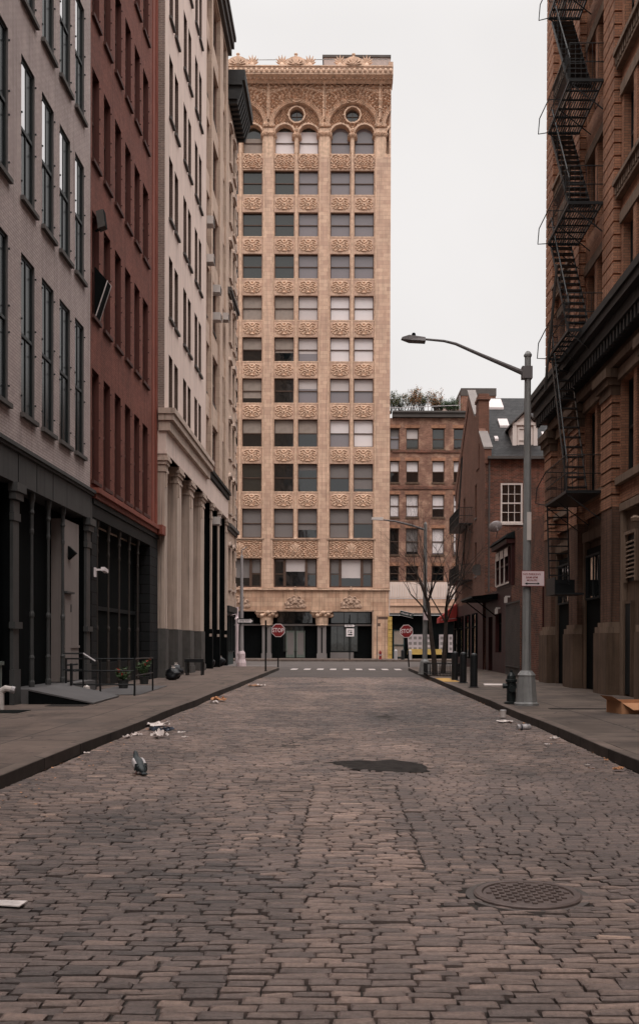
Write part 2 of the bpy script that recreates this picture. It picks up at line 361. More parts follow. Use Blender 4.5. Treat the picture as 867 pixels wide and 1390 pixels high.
def window(par, x, z, w, h, rd, fm='dkgreen', pm='gdark', rail=.5, mun=0, blind=None, bf=.5, sill=None, sp=.1, t=.06, sh=.12, hinge=False, y0=0.0, grid=None, pm2=None, fd=.07):
    def fr():
        m = MB(); a, b = y0 + rd - fd, y0 + rd
        if hinge:
            for zz in (h * .1, h * .42, h * .58, h * .92): m.box(-.03, -.005, y0 - .035, y0 - .002, zz, zz + .035); m.box(w + .005, w + .03, y0 - .035, y0 - .002, zz, zz + .035)
        m.box(0, t, a, b, 0, h); m.box(w - t, w, a, b, 0, h); m.box(t, w - t, a, b, 0, t); m.box(t, w - t, a, b, h - t, h)
        if rail: m.box(t, w - t, a - .015, b - .01, h * rail - .035, h * rail + .035)
        for k in range(mun):
            xx = w * (k + 1) / (mun + 1); m.box(xx - .018, xx + .018, a + fd * .15, b - fd * .17, t, h - t)
        if grid:
            for k in range(1, grid):
                if abs(k / grid - rail) > .01: m.box(t, w - t, a + .014, b - .014, h * k / grid - .016, h * k / grid + .016)
        return m.mesh('window', fm)
    key = (round(w, 3), round(h, 3), rd, y0)
    o = link('window', cached(('f', key, fm, rail, mun, t, grid, hinge, fd), fr), par, (x, 0, z))
    link('pane', cached(('p', key, pm), lambda: MB().box(.01, w - .01, y0 + rd, y0 + rd + .03, .01, h - .01).mesh('pane', pm)), o)
    if pm2: link('pane', cached(('q', key, pm2), lambda: MB().box(.01, w * .5, y0 + rd - .008, y0 + rd - .001, h * rail, h - .02).mesh('pane', pm2)), o)  # extra half-width sheet over the upper sash, added for the sky reflection
    if blind:
        link('blind', cached(('b', key, blind, bf, t), lambda: MB().box(t, w - t, y0 + rd - .008, y0 + rd - .002, t + (h - 2 * t) * (1 - bf), h - t).mesh('blind', blind)), o)
    if sill:
        link('sill', cached(('s', key, sill, sp, sh), lambda: MB().box(-.08, w + .08, y0 - sp, y0 + rd - .08, -sh, -.002).mesh('sill', sill)), o)
    return o

def relief(w, h, nx, nz, fn, depth, name, mat, y0=0.0):
    xs = np.linspace(0, w, nx); zs = np.linspace(0, h, nz); X, Z = np.meshgrid(xs, zs)
    D = fn(X, Z) * depth
    V = np.stack([X, y0 - D, Z], -1).reshape(-1, 3).tolist()
    m = MB(); m.v = [tuple(v) for v in V]
    m.f = [(j * nx + i, j * nx + i + 1, (j + 1) * nx + i + 1, (j + 1) * nx + i) for j in range(nz - 1) for i in range(nx - 1)]
    # close the rim back to the wall
    n0 = len(m.v)
    rim = [i for i in range(nx)] + [j * nx + nx - 1 for j in range(1, nz)] + [(nz - 1) * nx + i for i in range(nx - 2, -1, -1)] + [j * nx for j in range(nz - 2, 0, -1)]
    for i in rim: m.v.append((m.v[i][0], y0 + .05, m.v[i][2]))
    k = len(rim)
    for q in range(k): m.f.append((rim[q], n0 + q, n0 + (q + 1) % k, rim[(q + 1) % k]))
    me = m.mesh(name, mat, smooth=False); return me

def scroll(u, v, s=1.0, ph=0.0):
    """mirror-symmetric leafy scrollwork, 0..1; u,v in metres about the centre"""
    a = np.abs(u)
    q1x, q1y = a - .38 * s, v - .08 * s
    r1 = np.hypot(q1x, q1y); t1 = np.arctan2(q1y, q1x)
    q2x, q2y = a - .16 * s, v + .26 * s
    r2 = np.hypot(q2x, q2y); t2 = np.arctan2(q2y, q2x)
    f1 = np.cos(r1 / s * 38 - t1 * 2 + ph) * np.exp(-r1 * 1.2 / s)
    f2 = np.cos(r2 / s * 44 + t2 * 3 - ph) * np.exp(-r2 * 1.5 / s)
    f3 = np.cos(a / s * 21 + np.sin(v / s * 17) * 2.2 + ph)
    f = f1 + f2 + .45 * f3
    return np.clip(.5 + .75 * f, 0, 1)

def text(s, size, mat, parent, loc, rot, name='lettering', sx=1.0, ext=.002):
    c = bpy.data.curves.new(name, 'FONT'); c.body = s; c.size = size; c.align_x = 'CENTER'; c.align_y = 'CENTER'; c.extrude = ext; c.resolution_u = 2; c.offset = size * .012
    t = bpy.data.objects.new('tmp', c); COL.objects.link(t)
    dg = bpy.context.evaluated_depsgraph_get(); me = bpy.data.meshes.new_from_object(t.evaluated_get(dg))
    bpy.data.objects.remove(t); me.materials.clear(); me.materials.append(M[mat]); me.name = name
    o = link(name, me, parent, loc, rot); o.scale = (sx, 1, 1); return o

PI = math.pi
# ================================================================== GROUND
g = MB(); g.quad((-900, -900, -.02), (900, -900, -.02), (900, 1500, -.02), (-900, 1500, -.02))
struct('ground', g, 'asph')
XL, XR = -3.45, 3.40
# bedding under the cobbles
g = MB(); g.quad((XL - .05, -25, -.012), (XR + .05, -25, -.012), (XR + .05, 42.2, -.012), (XL - .05, 42.2, -.012))
M['joint'] = plain('dark_joint_grit', (.030, .024, .021), .95, .35, 6, .01, 60)
struct('road_bedding', g, 'joint')
g = MB(); g.quad((-60, 42.0, .010), (60, 42.0, .010), (60, 77.2, .010), (-60, 77.2, .010))
struct('asphalt_road', g, 'asph')

def manhole_hit(x, y): return (x - 1.09) ** 2 + (y - 5.88) ** 2 < .325 ** 2 * 1.02
def cobbles():
    rnd = random.Random(3)
    V, Fc, T = [], [], []
    y = -4.0; row = 0
    while y < 42.0:
        dark_region = False
        rw = .076 + rnd.uniform(-.009, .009)
        rowg = rnd.random() ** 2 * .004; rowz = rnd.uniform(-.0015, .0015)
        x = XL + rnd.uniform(-.12, 0); xend = XR
        while x < xend:
            trench = x > .54 and 6.5 < y < 11.2 + .25 * math.sin(x * 3)
            bl = rnd.uniform(.13, .25) if not trench else rnd.uniform(.13, .18)
            seam = 0
            if 6.5 < y < 10.4:
                for sx_ in (-.32, .54):
                    if x < sx_ - .03 and x + bl > sx_ - .07: bl = sx_ + rnd.uniform(-.02, .02) - x; seam = 1
            x0, x1 = max(x, XL), min(x + bl, xend); x += bl
            if x1 - x0 < .04: continue
            cx, cy = (x0 + x1) / 2, y + rw / 2
            if manhole_hit(cx, cy): continue
            g_ = (.0052 + rowg + rnd.random() * .003 + (.008 if rnd.random() < .10 else 0)) if not trench else .0042 + rnd.random() * .002
            gx = .0025 + rnd.random() ** 3 * .010
            wav = .018 * math.sin(cx * 2.1 + y * .6) + .012 * math.sin(cx * 5.3 + y * 1.7)
            a0, a1, b0, b1 = x0 + gx, x1 - gx - seam * rnd.uniform(0, .010), y + g_ + wav, y + rw - g_ + wav
            dz = ((.006 if not trench else .003) * (rnd.random() - .5)) - (.010 if rnd.random() < .03 else 0) + (rowz if not trench else 0) + .022 * noise.noise((cx * .55, y * .32, 0)) - .012 * math.exp(-((abs(cx) - .85) / .28) ** 2)
            tx, ty = rnd.uniform(-.004, .004), rnd.uniform(-.004, .001)
            if trench: tx *= .3; ty *= .3
            bev = min(.012, (b1 - b0) * .25)
            j = lambda s=.005: rnd.uniform(-s, s)
            o = len(V)
            zt = .012 + dz
            base = [(a0 + j(), b0 + j()), (a1 + j(), b0 + j()), (a1 + j(), b1 + j()), (a0 + j(), b1 + j())]
            for px, py in base: V.append((px, py, -.02))
            for px, py in base: V.append((px, py, zt - .008))
            sgn = [(1, 1), (-1, 1), (-1, -1), (1, -1)]
            for (px, py), (sx, sy), (ex, ey) in zip(base, sgn, [(-1, -1), (1, -1), (1, 1), (-1, 1)]):
                V.append((px + sx * bev * 1.2, py + sy * bev, zt + ex * tx + ey * ty))
            V.append((cx, (b0 + b1) / 2, zt + .003))
            for k in range(4):
                k2 = (k + 1) % 4
                Fc.append((o + k, o + k2, o + 4 + k2, o + 4 + k)); Fc.append((o + 4 + k, o + 4 + k2, o + 8 + k2, o + 8 + k)); Fc.append((o + 8 + k, o + 8 + k2, o + 12))
            n1 = noise.noise((cx * .35, y * .18, 3.1)); n2 = noise.noise((cx * 1.3, y * .6, 7.7))
            tone = .5 + .32 * n1 + .22 * n2 + rnd.uniform(-.24, .24)
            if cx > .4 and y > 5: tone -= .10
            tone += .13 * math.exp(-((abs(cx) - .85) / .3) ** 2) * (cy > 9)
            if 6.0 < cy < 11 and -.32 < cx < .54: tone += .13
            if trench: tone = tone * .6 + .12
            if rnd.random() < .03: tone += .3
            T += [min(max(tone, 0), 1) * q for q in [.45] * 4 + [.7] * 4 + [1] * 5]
        y += rw; row += 1
    me = bpy.data.meshes.new('cobbled_road'); me.from_pydata(V, [], Fc)
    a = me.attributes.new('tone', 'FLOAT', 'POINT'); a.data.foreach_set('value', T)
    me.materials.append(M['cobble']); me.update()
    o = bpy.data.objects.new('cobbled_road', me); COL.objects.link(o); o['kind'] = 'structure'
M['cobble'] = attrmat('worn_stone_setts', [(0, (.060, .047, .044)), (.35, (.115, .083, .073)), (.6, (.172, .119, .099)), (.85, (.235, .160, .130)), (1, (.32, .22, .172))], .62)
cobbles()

# sidewalks with kerbs, rounded at the corner
def arc(cx, cy, r, a0, a1, n=10): return [(cx + r * math.cos(R(a0 + (a1 - a0) * i / n)), cy + r * math.sin(R(a0 + (a1 - a0) * i / n))) for i in range(n + 1)]
YC = 55.5
leftp = [(-60, -25), (XL - .16, -25)] + [(XL - .16, YC - 3)] + arc(XL - 3.16, YC - 3, 3, 0, 90)[1:] + [(-60, YC)]
rightp = [(60, -25), (60, YC)] + arc(XR + 2.96 + .2, YC - 3, 3, 90, 180)[:] + [(XR + .16, -25)]
struct('sidewalk', MB().prismz(leftp, -.01, .15), 'conc')
struct('sidewalk', MB().prismz(rightp, -.01, .15), 'concr')
def kerb(path, inward, name='kerb'):
    m = MB(); mf = MB(); n = len(path); P = [Vector((p[0], p[1], 0)) for p in path]; Q = []
    for i in range(n):
        d = (P[min(i + 1, n - 1)] - P[max(i - 1, 0)]).normalized(); nn = Vector((d.y, -d.x, 0)) * inward; Q.append(P[i] + nn * .16)
    for i in range(n - 1):
        a, b, c, d = P[i], P[i + 1], Q[i + 1], Q[i]
        m.hexa([(a.x, a.y, -.015), (b.x, b.y, -.015), (c.x, c.y, -.015), (d.x, d.y, -.015), (a.x, a.y, .154), (b.x, b.y, .154), (c.x, c.y, .154), (d.x, d.y, .154)])
        e, f = Q[i], Q[i + 1]; o_ = (e - a).normalized() * .012
        mf.hexa([(e.x, e.y, -.015), (f.x, f.y, -.015), (f.x + o_.x, f.y + o_.y, -.015), (e.x + o_.x, e.y + o_.y, -.015), (e.x, e.y, .150), (f.x, f.y, .150), (f.x + o_.x, f.y + o_.y, .150), (e.x + o_.x, e.y + o_.y, .150)])
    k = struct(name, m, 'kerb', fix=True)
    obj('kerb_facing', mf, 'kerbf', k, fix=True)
random.seed(11)
def wob(x, y0, y1, step=2.0):
    out = []; y = y0
    while y < y1: out.append((x + .018 * math.sin(y * .9) + .012 * math.sin(y * 2.3), y)); y += step
    return out
kerb(wob(XL - .16, -25, YC - 3) + arc(XL - 3.16, YC - 3, 3, 0, 90) + [(-60, YC)], 1)
kerb(wob(XR + .16, -25, YC - 3) + arc(XR + 3.16, YC - 3, 3, 180, 90) + [(60, YC)], -1)
struct('sidewalk', MB().box(-60, 60, 77.0, 110, -.01, .15), 'conc')
struct('kerb', MB().box(-60, 60, 76.82, 76.995, -.015, .155), 'kerb')
# patches, plates and painted marks
pp = [(x * 1.0, 11.35 + (y - 15.75) * .68) for x, y in [(-.15, 16.9), (.05, 16.3), (.45, 15.9), (.85, 15.75), (.98, 15.95), (1.0, 16.5), (.9, 17.1), (.65, 17.5), (.35, 17.3), (.1, 17.5), (-.05, 17.3), (-.25, 17.1)]]
rp = []
for i in range(len(pp)):
    a, b = Vector(pp[i]), Vector(pp[(i + 1) % len(pp)])
    for k in range(9):
        q = a.lerp(b, k / 9); rp.append((q.x + .05 * noise.noise((q.x * 5, q.y * 5, 0)) + .03 * noise.noise((q.x * 21, q.y * 21, 0)), q.y + .10 * noise.noise((q.x * 5, q.y * 5, 4)) + .05 * noise.noise((q.x * 23, q.y * 23, 4))))
m = MB(); n = len(rp); cxp, cyp = .42, 11.98
m.add([(x, y, .012) for x, y in rp] + [(x + (cxp - x) * .12, y + (cyp - y) * .12, .024) for x, y in rp] + [(cxp, cyp, .030)],
      [(i, (i + 1) % n, (i + 1) % n + n, i + n) for i in range(n)] + [(i + n, (i + 1) % n + n, 2 * n) for i in range(n)])
struct('asphalt_patch', m, 'patch', fix=True)
for k in range(13):
    x = -2.9 + k * .71
    if x > 3.2: break
    y0 = 53.4 + .15 * random.random()
    struct('crosswalk_marking', MB().box(x, x + .34, y0, y0 + 2.3, .0101, .016), 'line')
struct('road_marking', MB().prismz([(-1.95, 5.55), (-1.80, 5.52), (-1.79, 5.63), (-1.96, 5.65)], .02, .027), 'line')
struct('crosswalk_marking', MB().box(-40, -4.2, 61.5, 61.7, .0101, .016), 'line')

# ================================================================== LEFT BUILDINGS (street plane x=-7)
EL, ER = R(90), R(-90)
def lY(px, X=7.0): return X * F / (467 - px)

# ---- A: grey painted brick building, Y -20 .. 27.4
A0 = -20.0
A = empty('grey_brick_building', (-7, A0, .15), EL, 'pinkish grey painted brick building with dark iron ground floor, at the left edge', 'building')
Z0 = .15
cols = [(19.75, 20.7), (21.55, 22.48), (23.02, 23.95), (24.45, 25.38), (25.85, 26.72)]
for k in range(6): cols.insert(0, (cols[0][0] - (1.8 if k % 4 == 0 else 1.46), cols[0][1] - (1.8 if k % 4 == 0 else 1.46)))
rows = [(6.45, 9.92), (11.12, 14.2), (15.4, 18.4), (19.55, 22.4)]
holes = [(a - A0, b - A0, c - Z0, d - Z0) for a, b in cols for c, d in rows]
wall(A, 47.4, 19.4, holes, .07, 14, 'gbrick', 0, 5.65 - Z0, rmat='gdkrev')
for i, (a, b) in enumerate(cols):
    for j, (c, d) in enumerate(rows):
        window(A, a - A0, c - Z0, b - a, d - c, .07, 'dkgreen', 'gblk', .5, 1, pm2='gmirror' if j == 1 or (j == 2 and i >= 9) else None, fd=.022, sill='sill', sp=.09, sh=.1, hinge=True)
obj('entablature', MB().box(0, 47.4, -.06, .5, 4.85 - Z0, 5.50 - Z0), 'gband', A)
obj('cornice', MB().box(0, 47.41, -.12, .4, 5.505 - Z0, 5.56 - Z0).box(0, 47.42, -.17, .4, 5.565 - Z0, 5.648 - Z0), 'gband', A)
obj('shopfront', MB().box(0, 47.38, .42, 1.0, 0, 4.84 - Z0), 'black', A)
# entablature joints
obj('joint_cover', MB().box(22.45 - A0, 22.47 - A0, -.066, -.055, 4.86 - Z0, 5.49 - Z0).box(23.7 - A0, 23.72 - A0, -.066, -.055, 4.86 - Z0, 5.49 - Z0).box(21.17 - A0, 21.19 - A0, -.066, -.055, 4.86 - Z0, 5.49 - Z0), 'black', A)
def iron_column(par, x, z0, z1, r, mat, name='column', y=.12, half=0):
    H = z1 - z0
    prof = [(r * 1.9, 0), (r * 1.9, .12), (r * 1.5, .14), (r * 1.5, .62), (r * 1.8, .66), (r * 1.2, .72), (r * 1.15, 1.55), (r * 1.6, 1.6), (r * 1.6, 1.66), (r * 1.0, 1.72),
            (r * .92, H - .95), (r * 1.35, H - .9), (r * 1.35, H - .84), (r * 1.05, H - .8), (r * 1.1, H - .5), (r * 1.7, H - .45), (r * 1.25, H - .38), (r * 1.5, H - .22), (r * 2.1, H - .14), (r * 2.1, H)]
    return obj(name, MB().lathe(prof, x, y, z0, 12), mat, par, smooth=False)
def pilaster(par, x0, x1, z0, z1, y, mat, name='pilaster'):
    w = x1 - x0; m = MB(); H = z1 - z0; e = y + .10
    m.box(x0, x1, y, e, z0, z0 + .75); m.box(x0 + .03, x1 - .03, y + .03, e, z0 + .755, z1 - .8)
    m.box(x0 - .03, x1 + .03, y - .03, e, z0 + 1.62, z0 + 1.76)
    m.box(x0, x1, y, e, z1 - .79, z1 - .62); m.box(x0 + .02, x1 - .02, y + .02, e, z1 - .61, z1 - .36)
    m.box(x0 - .04, x1 + .04, y - .05, e, z1 - .35, z1 - .2); m.box(x0 - .08, x1 + .08, y - .1, e, z1 - .19, z1 - .005)
    p = obj(name, m, mat, par)
    obj('core', MB().box(x0 + .05, x1 - .05, e, y + .5, z0, z1 - .01), 'black', p)
    return p
for a, b in ((20.95, 21.38), (26.93, 27.38), (15.6, 16.0), (10.5, 10.9)):
    pilaster(A, a - A0, b - A0, .0, 4.85 - Z0, -.05, 'giron')
for y in (22.45, 23.7, 24.93, 18.3, 17.0, 14.3, 13.0, 11.8): iron_column(A, y - A0, .32, 4.85 - Z0, .036, 'giron', y=.05)
obj('door_panel', MB().box(25.05 - A0, 26.5 - A0, .07, .38, .33, 4.45).box(25.02 - A0, 26.52 - A0, .045, .069, 1.18, 1.24), 'taupe', A)
d = obj('door', MB().box(25.1 - A0, 25.62 - A0, .04, .069, .36, 2.55), 'taupe', A)
obj('hinge', MB().box(25.60 - A0, 25.64 - A0, .02, .038, 2.1, 2.3), 'giron', d)
obj('door_hood', MB().box(25.05 - A0, 25.75 - A0, -.03, .069, 2.57, 2.62), 'giron', A)
obj('wall_light', MB().prismx([(.07, 3.45), (-.12, 3.62), (.07, 3.8)], 25.45 - A0, 25.66 - A0), 'black', A)
# left shop bay with pale green panel
obj('shop_panel', MB().box(19.2 - A0, 20.32 - A0, .05, .3, .94, 4.6), 'strip', A)
obj('shop_bulkhead', MB().box(19.2 - A0, 20.35 - A0, .0, .34, 0, .86).box(19.15 - A0, 20.4 - A0, -.03, .34, .86, .935), 'strip', A)
# loading step along the shopfront
obj('step', MB().box(21.4 - A0, 26.9 - A0, -.28, .4, 0, .31), 'plate', A)
m = MB()
for k in range(5): m.box(21.5 - A0 + k * .05, 22.3 - A0, .30 - k * .001, .41, .35 + k * .22, .35 + k * .22 + .03)
obj('grille', m.box(21.5 - A0, 22.3 - A0, .34, .41, 1.5, 2.2), 'dkiron', A)

# ---- B: red painted brick building, Y 27.42 .. 37.04
B0 = 27.42
B = empty('red_brick_building', (-7, B0, .15), EL, 'red painted brick building with dark iron columns, between the grey and the cream fronts', 'building')
cols = [(27.58, 28.36), (28.92, 29.72), (30.32, 31.14), (31.72, 32.54), (33.12, 33.96), (34.5, 35.42)]
rows = [(5.98, 9.09), (10.55, 13.44), (14.85, 17.4), (18.85, 21.35), (22.7, 25.1)]
holes = [(a - B0, b - B0, c - Z0, d - Z0) for a, b in cols for c, d in rows]
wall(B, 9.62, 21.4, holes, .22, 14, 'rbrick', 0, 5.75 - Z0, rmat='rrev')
for i, (a, b) in enumerate(cols):
    for j, (c, d) in enumerate(rows):
        o = window(B, a - B0, c - Z0, b - a, d - c, .22, 'rsill', 'gdark', .5, 0, sill='rsill', sp=.08, sh=.1, hinge=True)
obj('corner_pier', MB().box(36.15 - B0, 36.5 - B0, -.03, .1, 5.76 - Z0, 27), 'rtrim', B)
obj('edge_pier', MB().box(36.75 - B0, 37.03 - B0, -.05, .1, 5.76 - Z0, 27), 'rtrim', B)
obj('cornice', MB().box(0, 9.62, -.16, .4, 5.46 - Z0, 5.6 - Z0).box(0, 9.62, -.24, .4, 5.605 - Z0, 5.745 - Z0).box(9.0, 9.68, -.34, .38, 5.45 - Z0, 5.79 - Z0), 'rtrim', B)
obj('entablature', MB().box(0, 9.62, -.05, .4, 4.95 - Z0, 5.30 - Z0).box(0, 9.62, -.1, .4, 5.305 - Z0, 5.455 - Z0), 'dkiron', B)
obj('shopfront', MB().box(0, 9.6, .5, 1.0, 0, 4.94 - Z0), 'black', B)
obj('rusticated_pier', MB().box(0.02, .62, -.03, .5, 0, 4.94 - Z0), 'dkblock', B)
obj('rusticated_pier', MB().box(35.55 - B0, 9.6, -.06, .5, 0, 4.94 - Z0), 'dkblock', B)
for y in (28.36, 29.74, 31.16, 32.6, 33.95):
    iron_column(B, y - B0, .1, 4.95 - Z0, .032, 'giron2', y=.05)
obj('notice_board', MB().box(29.0 - B0, 29.55 - B0, .42, .47, 1.35, 1.75), 'bgrey', B)
obj('transom_bar', MB().box(.65, 35.5 - B0, .44, .49, 2.3, 2.42), 'dkiron', B)
obj('stall_riser', MB().box(.65, 35.5 - B0, .35, .49, 0, .7), 'dkiron', B)
cc = empty('security_camera', (-6.97, 27.75, 3.46), EL, 'small white security camera on the dark pier below the red cornice', 'camera')
obj('bracket', MB().box(-.06, .06, -.05, 0, -.16, .1).bar((0, -.02, .04), (0, -.26, .05), .05), 'white', cc)
obj('camera_body', MB().bar((-.14, -.27, .06), (.2, -.29, .01), .11, .1), 'white', cc)
# floodlight box and open sash on the first window column
fl = empty('wall_floodlight', (-7, 27.95, 12.95), EL, 'dark boxy floodlight fixed high on the red brick wall near its left corner', 'floodlight')
obj('bracket', MB().bar((0, 0, .05), (0, -.14, .12), .05), 'black', fl)
obj('housing', MB().prismx([(-.10, .08), (-.30, .16), (-.24, .62), (-.04, .56)], -.14, .14), 'sill', fl, fix=True)
obj('lens', MB().prismx([(-.302, .17), (-.244, .61), (-.252, .615), (-.310, .165)], -.12, .12), 'black', fl, fix=True)
osh = empty('tilted_window_sash', (-7, 27.95, 10.55), EL, 'tall dark framed sash leaning out from a window of the red brick wall', 'window sash')
obj('panel', MB().prismx([(-.03, .0), (-.06, .0), (-.38, 1.0), (-.05, 1.38), (-.02, 1.36)], -.2, .22), 'black', osh, fix=True)
obj('pale_edge', MB().bar((.23, -.06, 0), (.23, -.39, 1.0), .025).bar((.23, -.39, 1.0), (.23, -.05, 1.4), .025).bar((-.21, -.06, 0), (-.21, -.39, 1.0), .025), 'blight', osh)

# ---- C1: cream building with giant pilasters, Y 37.05 .. 47.95, plane x=-6.7
C0 = 37.06
C = empty('cream_stone_building', (-6.7, C0, .15), EL, 'tall cream building with giant street level pilasters, just past the red brick one', 'building')
rows = [(10.25, 12.45), (13.85, 16.2), (17.62, 20.0), (21.45, 23.85), (25.25, 27.65), (29.1, 31.5), (32.9, 35.3)]
cols = [(37.92, 38.72), (39.15, 39.98), (41.28, 42.1), (42.5, 43.3), (44.4, 45.22), (45.62, 46.42)]
holes = [(a - C0, b - C0, c - Z0, d - Z0) for a, b in cols for c, d in rows]
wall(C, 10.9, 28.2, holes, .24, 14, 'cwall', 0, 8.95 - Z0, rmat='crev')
for i, (a, b) in enumerate(cols):
    for j, (c, d) in enumerate(rows):
        window(C, a - C0, c - Z0, b - a, d - c, .24, 'tframe', ('gdim', 'gdark', 'glil')[(i * 5 + j * 3) % 4 % 3], .5, 0, *((('btaupe', 'blight', 'bgrey')[(i + j) % 3], .3 + .2 * ((i * 7 + j) % 3)) if (i * 3 + j * 5) % 4 == 0 else (None, 0)), sill='sill', sp=.1, sh=.1)
obj('side_brickwork', MB().box(-.02, -.003, 0.01, 3, 8.9, 37), 'cbrick', C)
obj('cornice', MB().box(-.2, 11.0, -.36, .2, 9.72 - Z0, 9.95 - Z0).box(-.25, 11.0, -.43, .2, 9.955 - Z0, 10.16 - Z0).box(-.12, 11.0, -.22, .2, 9.35 - Z0, 9.715 - Z0), 'cstone', C)
obj('entablature', MB().box(-.03, 10.95, -.06, .3, 8.5 - Z0, 9.345 - Z0).box(-.05, 10.95, -.1, .3, 8.5 - Z0, 8.62 - Z0), 'cwall', C)
piers = [(37.06, 37.75), (39.8, 40.95), (43.02, 44.15), (46.4, 47.6)]
for a, b in piers:
    a -= C0; b -= C0; m = MB()
    m.box(a + .06, b - .06, .0, 1.3, 2.0 - Z0, 7.85 - Z0)
    m.box(a + .02, b - .02, -.04, 1.3, 7.855 - Z0, 7.95 - Z0); m.box(a + .05, b - .05, -.01, 1.3, 7.955 - Z0, 8.12 - Z0)
    m.box(a, b, -.07, 1.3, 8.125 - Z0, 8.25 - Z0); m.box(a - .05, b + .05, -.14, 1.3, 8.255 - Z0, 8.36 - Z0); m.box(a - .02, b + .02, -.1, 1.3, 8.365 - Z0, 8.495 - Z0)
    m.box(a + .2, a + .3, -.06, .0, 7.3 - Z0, 7.85 - Z0)
    p = obj('pilaster', m, 'cstone', C)
    obj('granite_base', MB().box(a + .02, b - .02, -.05, 1.3, 0, 1.84).box(a - .03, b + .03, -.1, 1.3, 0, .3), 'cgran', p)
obj('back_wall', MB().box(0.01, 10.88, .95, 1.5, 0, 8.6), 'cwall2', C)
for a, b in ((37.9, 39.6), (41.1, 42.9), (44.3, 46.2)):
    x0, x1 = a - C0 + .25, b - C0 - .2
    dr = obj('doorway', MB().box(x0, x1, .9, .96, .1, 2.6), 'black', C)
    obj('door_hood', MB().box(x0 - .15, x1 + .15, .55, .94, 5.35, 5.45).box(x0 - .1, x1 + .1, .65, .94, 5.2, 5.345), 'cstone', C)
    window(C, x0, 2.9, x1 - x0, 2.2, 0, 'tframe', 'gdark', .5, 1, y0=.9)
    window(C, x0, 5.6, x1 - x0, 2.6, 0, 'tframe', 'gdark', .5, 1, y0=.9)

# ---- C2: tan building with air conditioners, Y 47.96 .. 56.9
D0 = 47.96
D = empty('tan_loft_building', (-6.7, D0, .15), EL, 'narrow tan building with brown brick window bays and air conditioners, past the cream one', 'building')
rows = [(11.3, 13.4), (15.1, 17.3), (18.95, 21.1), (22.8, 25.0), (26.6, 28.8), (30.4, 32.6)]
rows = [(a - 2.0, a + .2) for a in (12.4, 16.0, 19.8, 23.4, 27.0, 30.8, 34.3)]
bays = [(48.2, 49.95), (50.5, 53.35), (54.6, 56.0)]
holes = [(a - D0, b - D0, 10.3 - Z0, 34.7 - Z0) for a, b in bays]
wall(D, 8.94, 27.0, holes, .4, 14, 'cwall2', 0, 8.95 - Z0)
for a, b in bays:
    w = b - a
    wins = [(a + .1, b - .1)] if w < 2 else [(a + .1, a + w / 2 - .12), (a + w / 2 + .12, b - .1)]
    hh = [(p - D0, q - D0, c - Z0, d - Z0) for p, q in wins for c, d in rows]
    wall(D, w, 24.4, hh, .16, .3, 'cbrick2', a - D0, 10.3 - Z0, 'brick_bay', y0=.22)
    for j, (c, d) in enumerate(rows):
        obj('spandrel', MB().box(a - D0 + .01, b - D0 - .01, .1, .21, d - Z0 + .12, d - Z0 + 1.15), 'cwall2', D)
        for p, q in wins: window(D, p - D0, c - Z0, q - p, d - c, .16, 'dkgreen', ('gdark', 'gdim')[j % 2], .5, 0, y0=.22, sill='sill', sp=.05, sh=.08)
obj('roof_cornice', MB().box(-.0, 9.0, -.34, .3, 35.3 - Z0, 35.75 - Z0).box(0, 8.95, -.2, .3, 34.9 - Z0, 35.295 - Z0).box(0, 9.08, -.44, .3, 35.755 - Z0, 36.0 - Z0), 'sill', D)
obj('belt_cornice', MB().box(.06, 8.97, -.22, .2, 9.85 - Z0, 10.02 - Z0).box(.06, 8.97, -.14, .2, 9.6 - Z0, 9.845 - Z0), 'dkiron', D)
obj('frieze', MB().box(.06, 8.95, -.05, .2, 8.5 - Z0, 9.55 - Z0), 'cwall', D)
obj('shopfront', MB().box(.0, 8.92, .7, 1.2, 0, 8.94 - Z0), 'dkiron', D)
for a, b in ((50.0, 50.45), (53.0, 53.4), (56.3, 56.88)):
    pilaster(D, a - D0, b - D0, 0, 8.49 - Z0, -.03, 'cstone')
    obj('pier_footing', MB().box(a - D0 - .02, b - D0 + .02, -.07, .4, 0, 2.0), 'black', D)
for a, b in ((48.2, 49.8), (50.7, 52.8), (53.6, 56.1)):
    for z in (.5, 3.7, 6.2): window(D, a - D0, z, b - a, 2.2, 0, 'dkgreen', 'gdark', .5, 1, y0=.66)
m = MB()
for k in range(16): m.box(50.75 - D0, 52.7 - D0, .45, .55, 2.7 + k * .14, 2.75 + k * .14)
obj('louvre', m.box(50.7 - D0, 50.76 - D0, .4, .6, 2.6, 5).box(52.7 - D0, 52.76 - D0, .4, .6, 2.6, 5), 'bgrey', D)
for y, z, lab in ((48.7, 34.45, 'air conditioner in the topmost window of the tan front'), (48.6, 21.9, 'air conditioner at mid height of the tan front, just above another one'),
             (51.4, 19.55, 'air conditioner in the middle bay of the tan front, nearest the middle of the wall'), (51.6, 18.2, 'air conditioner box lower in the middle bay of the tan front'), (55.0, 19.3, 'small pale air conditioner in the far bay of the tan front'), (48.75, 20.1, 'air conditioner hanging just under another one in the first bay of the tan front'), (51.5, 7.6, 'air conditioner over the dark shopfront below the belt cornice')):
    ac = empty('air_conditioner', (-6.7, y, z), EL, lab, 'air conditioner', 'air conditioners on the tan front')
    obj('casing', MB().box(0, .58, -.26, .35, 0, .38), 'ac', ac)
    m = MB()
    for k in range(6): m.box(.05, .53, -.272, -.261, .05 + k * .05, .075 + k * .05)
    obj('grille', m, 'sill', ac)

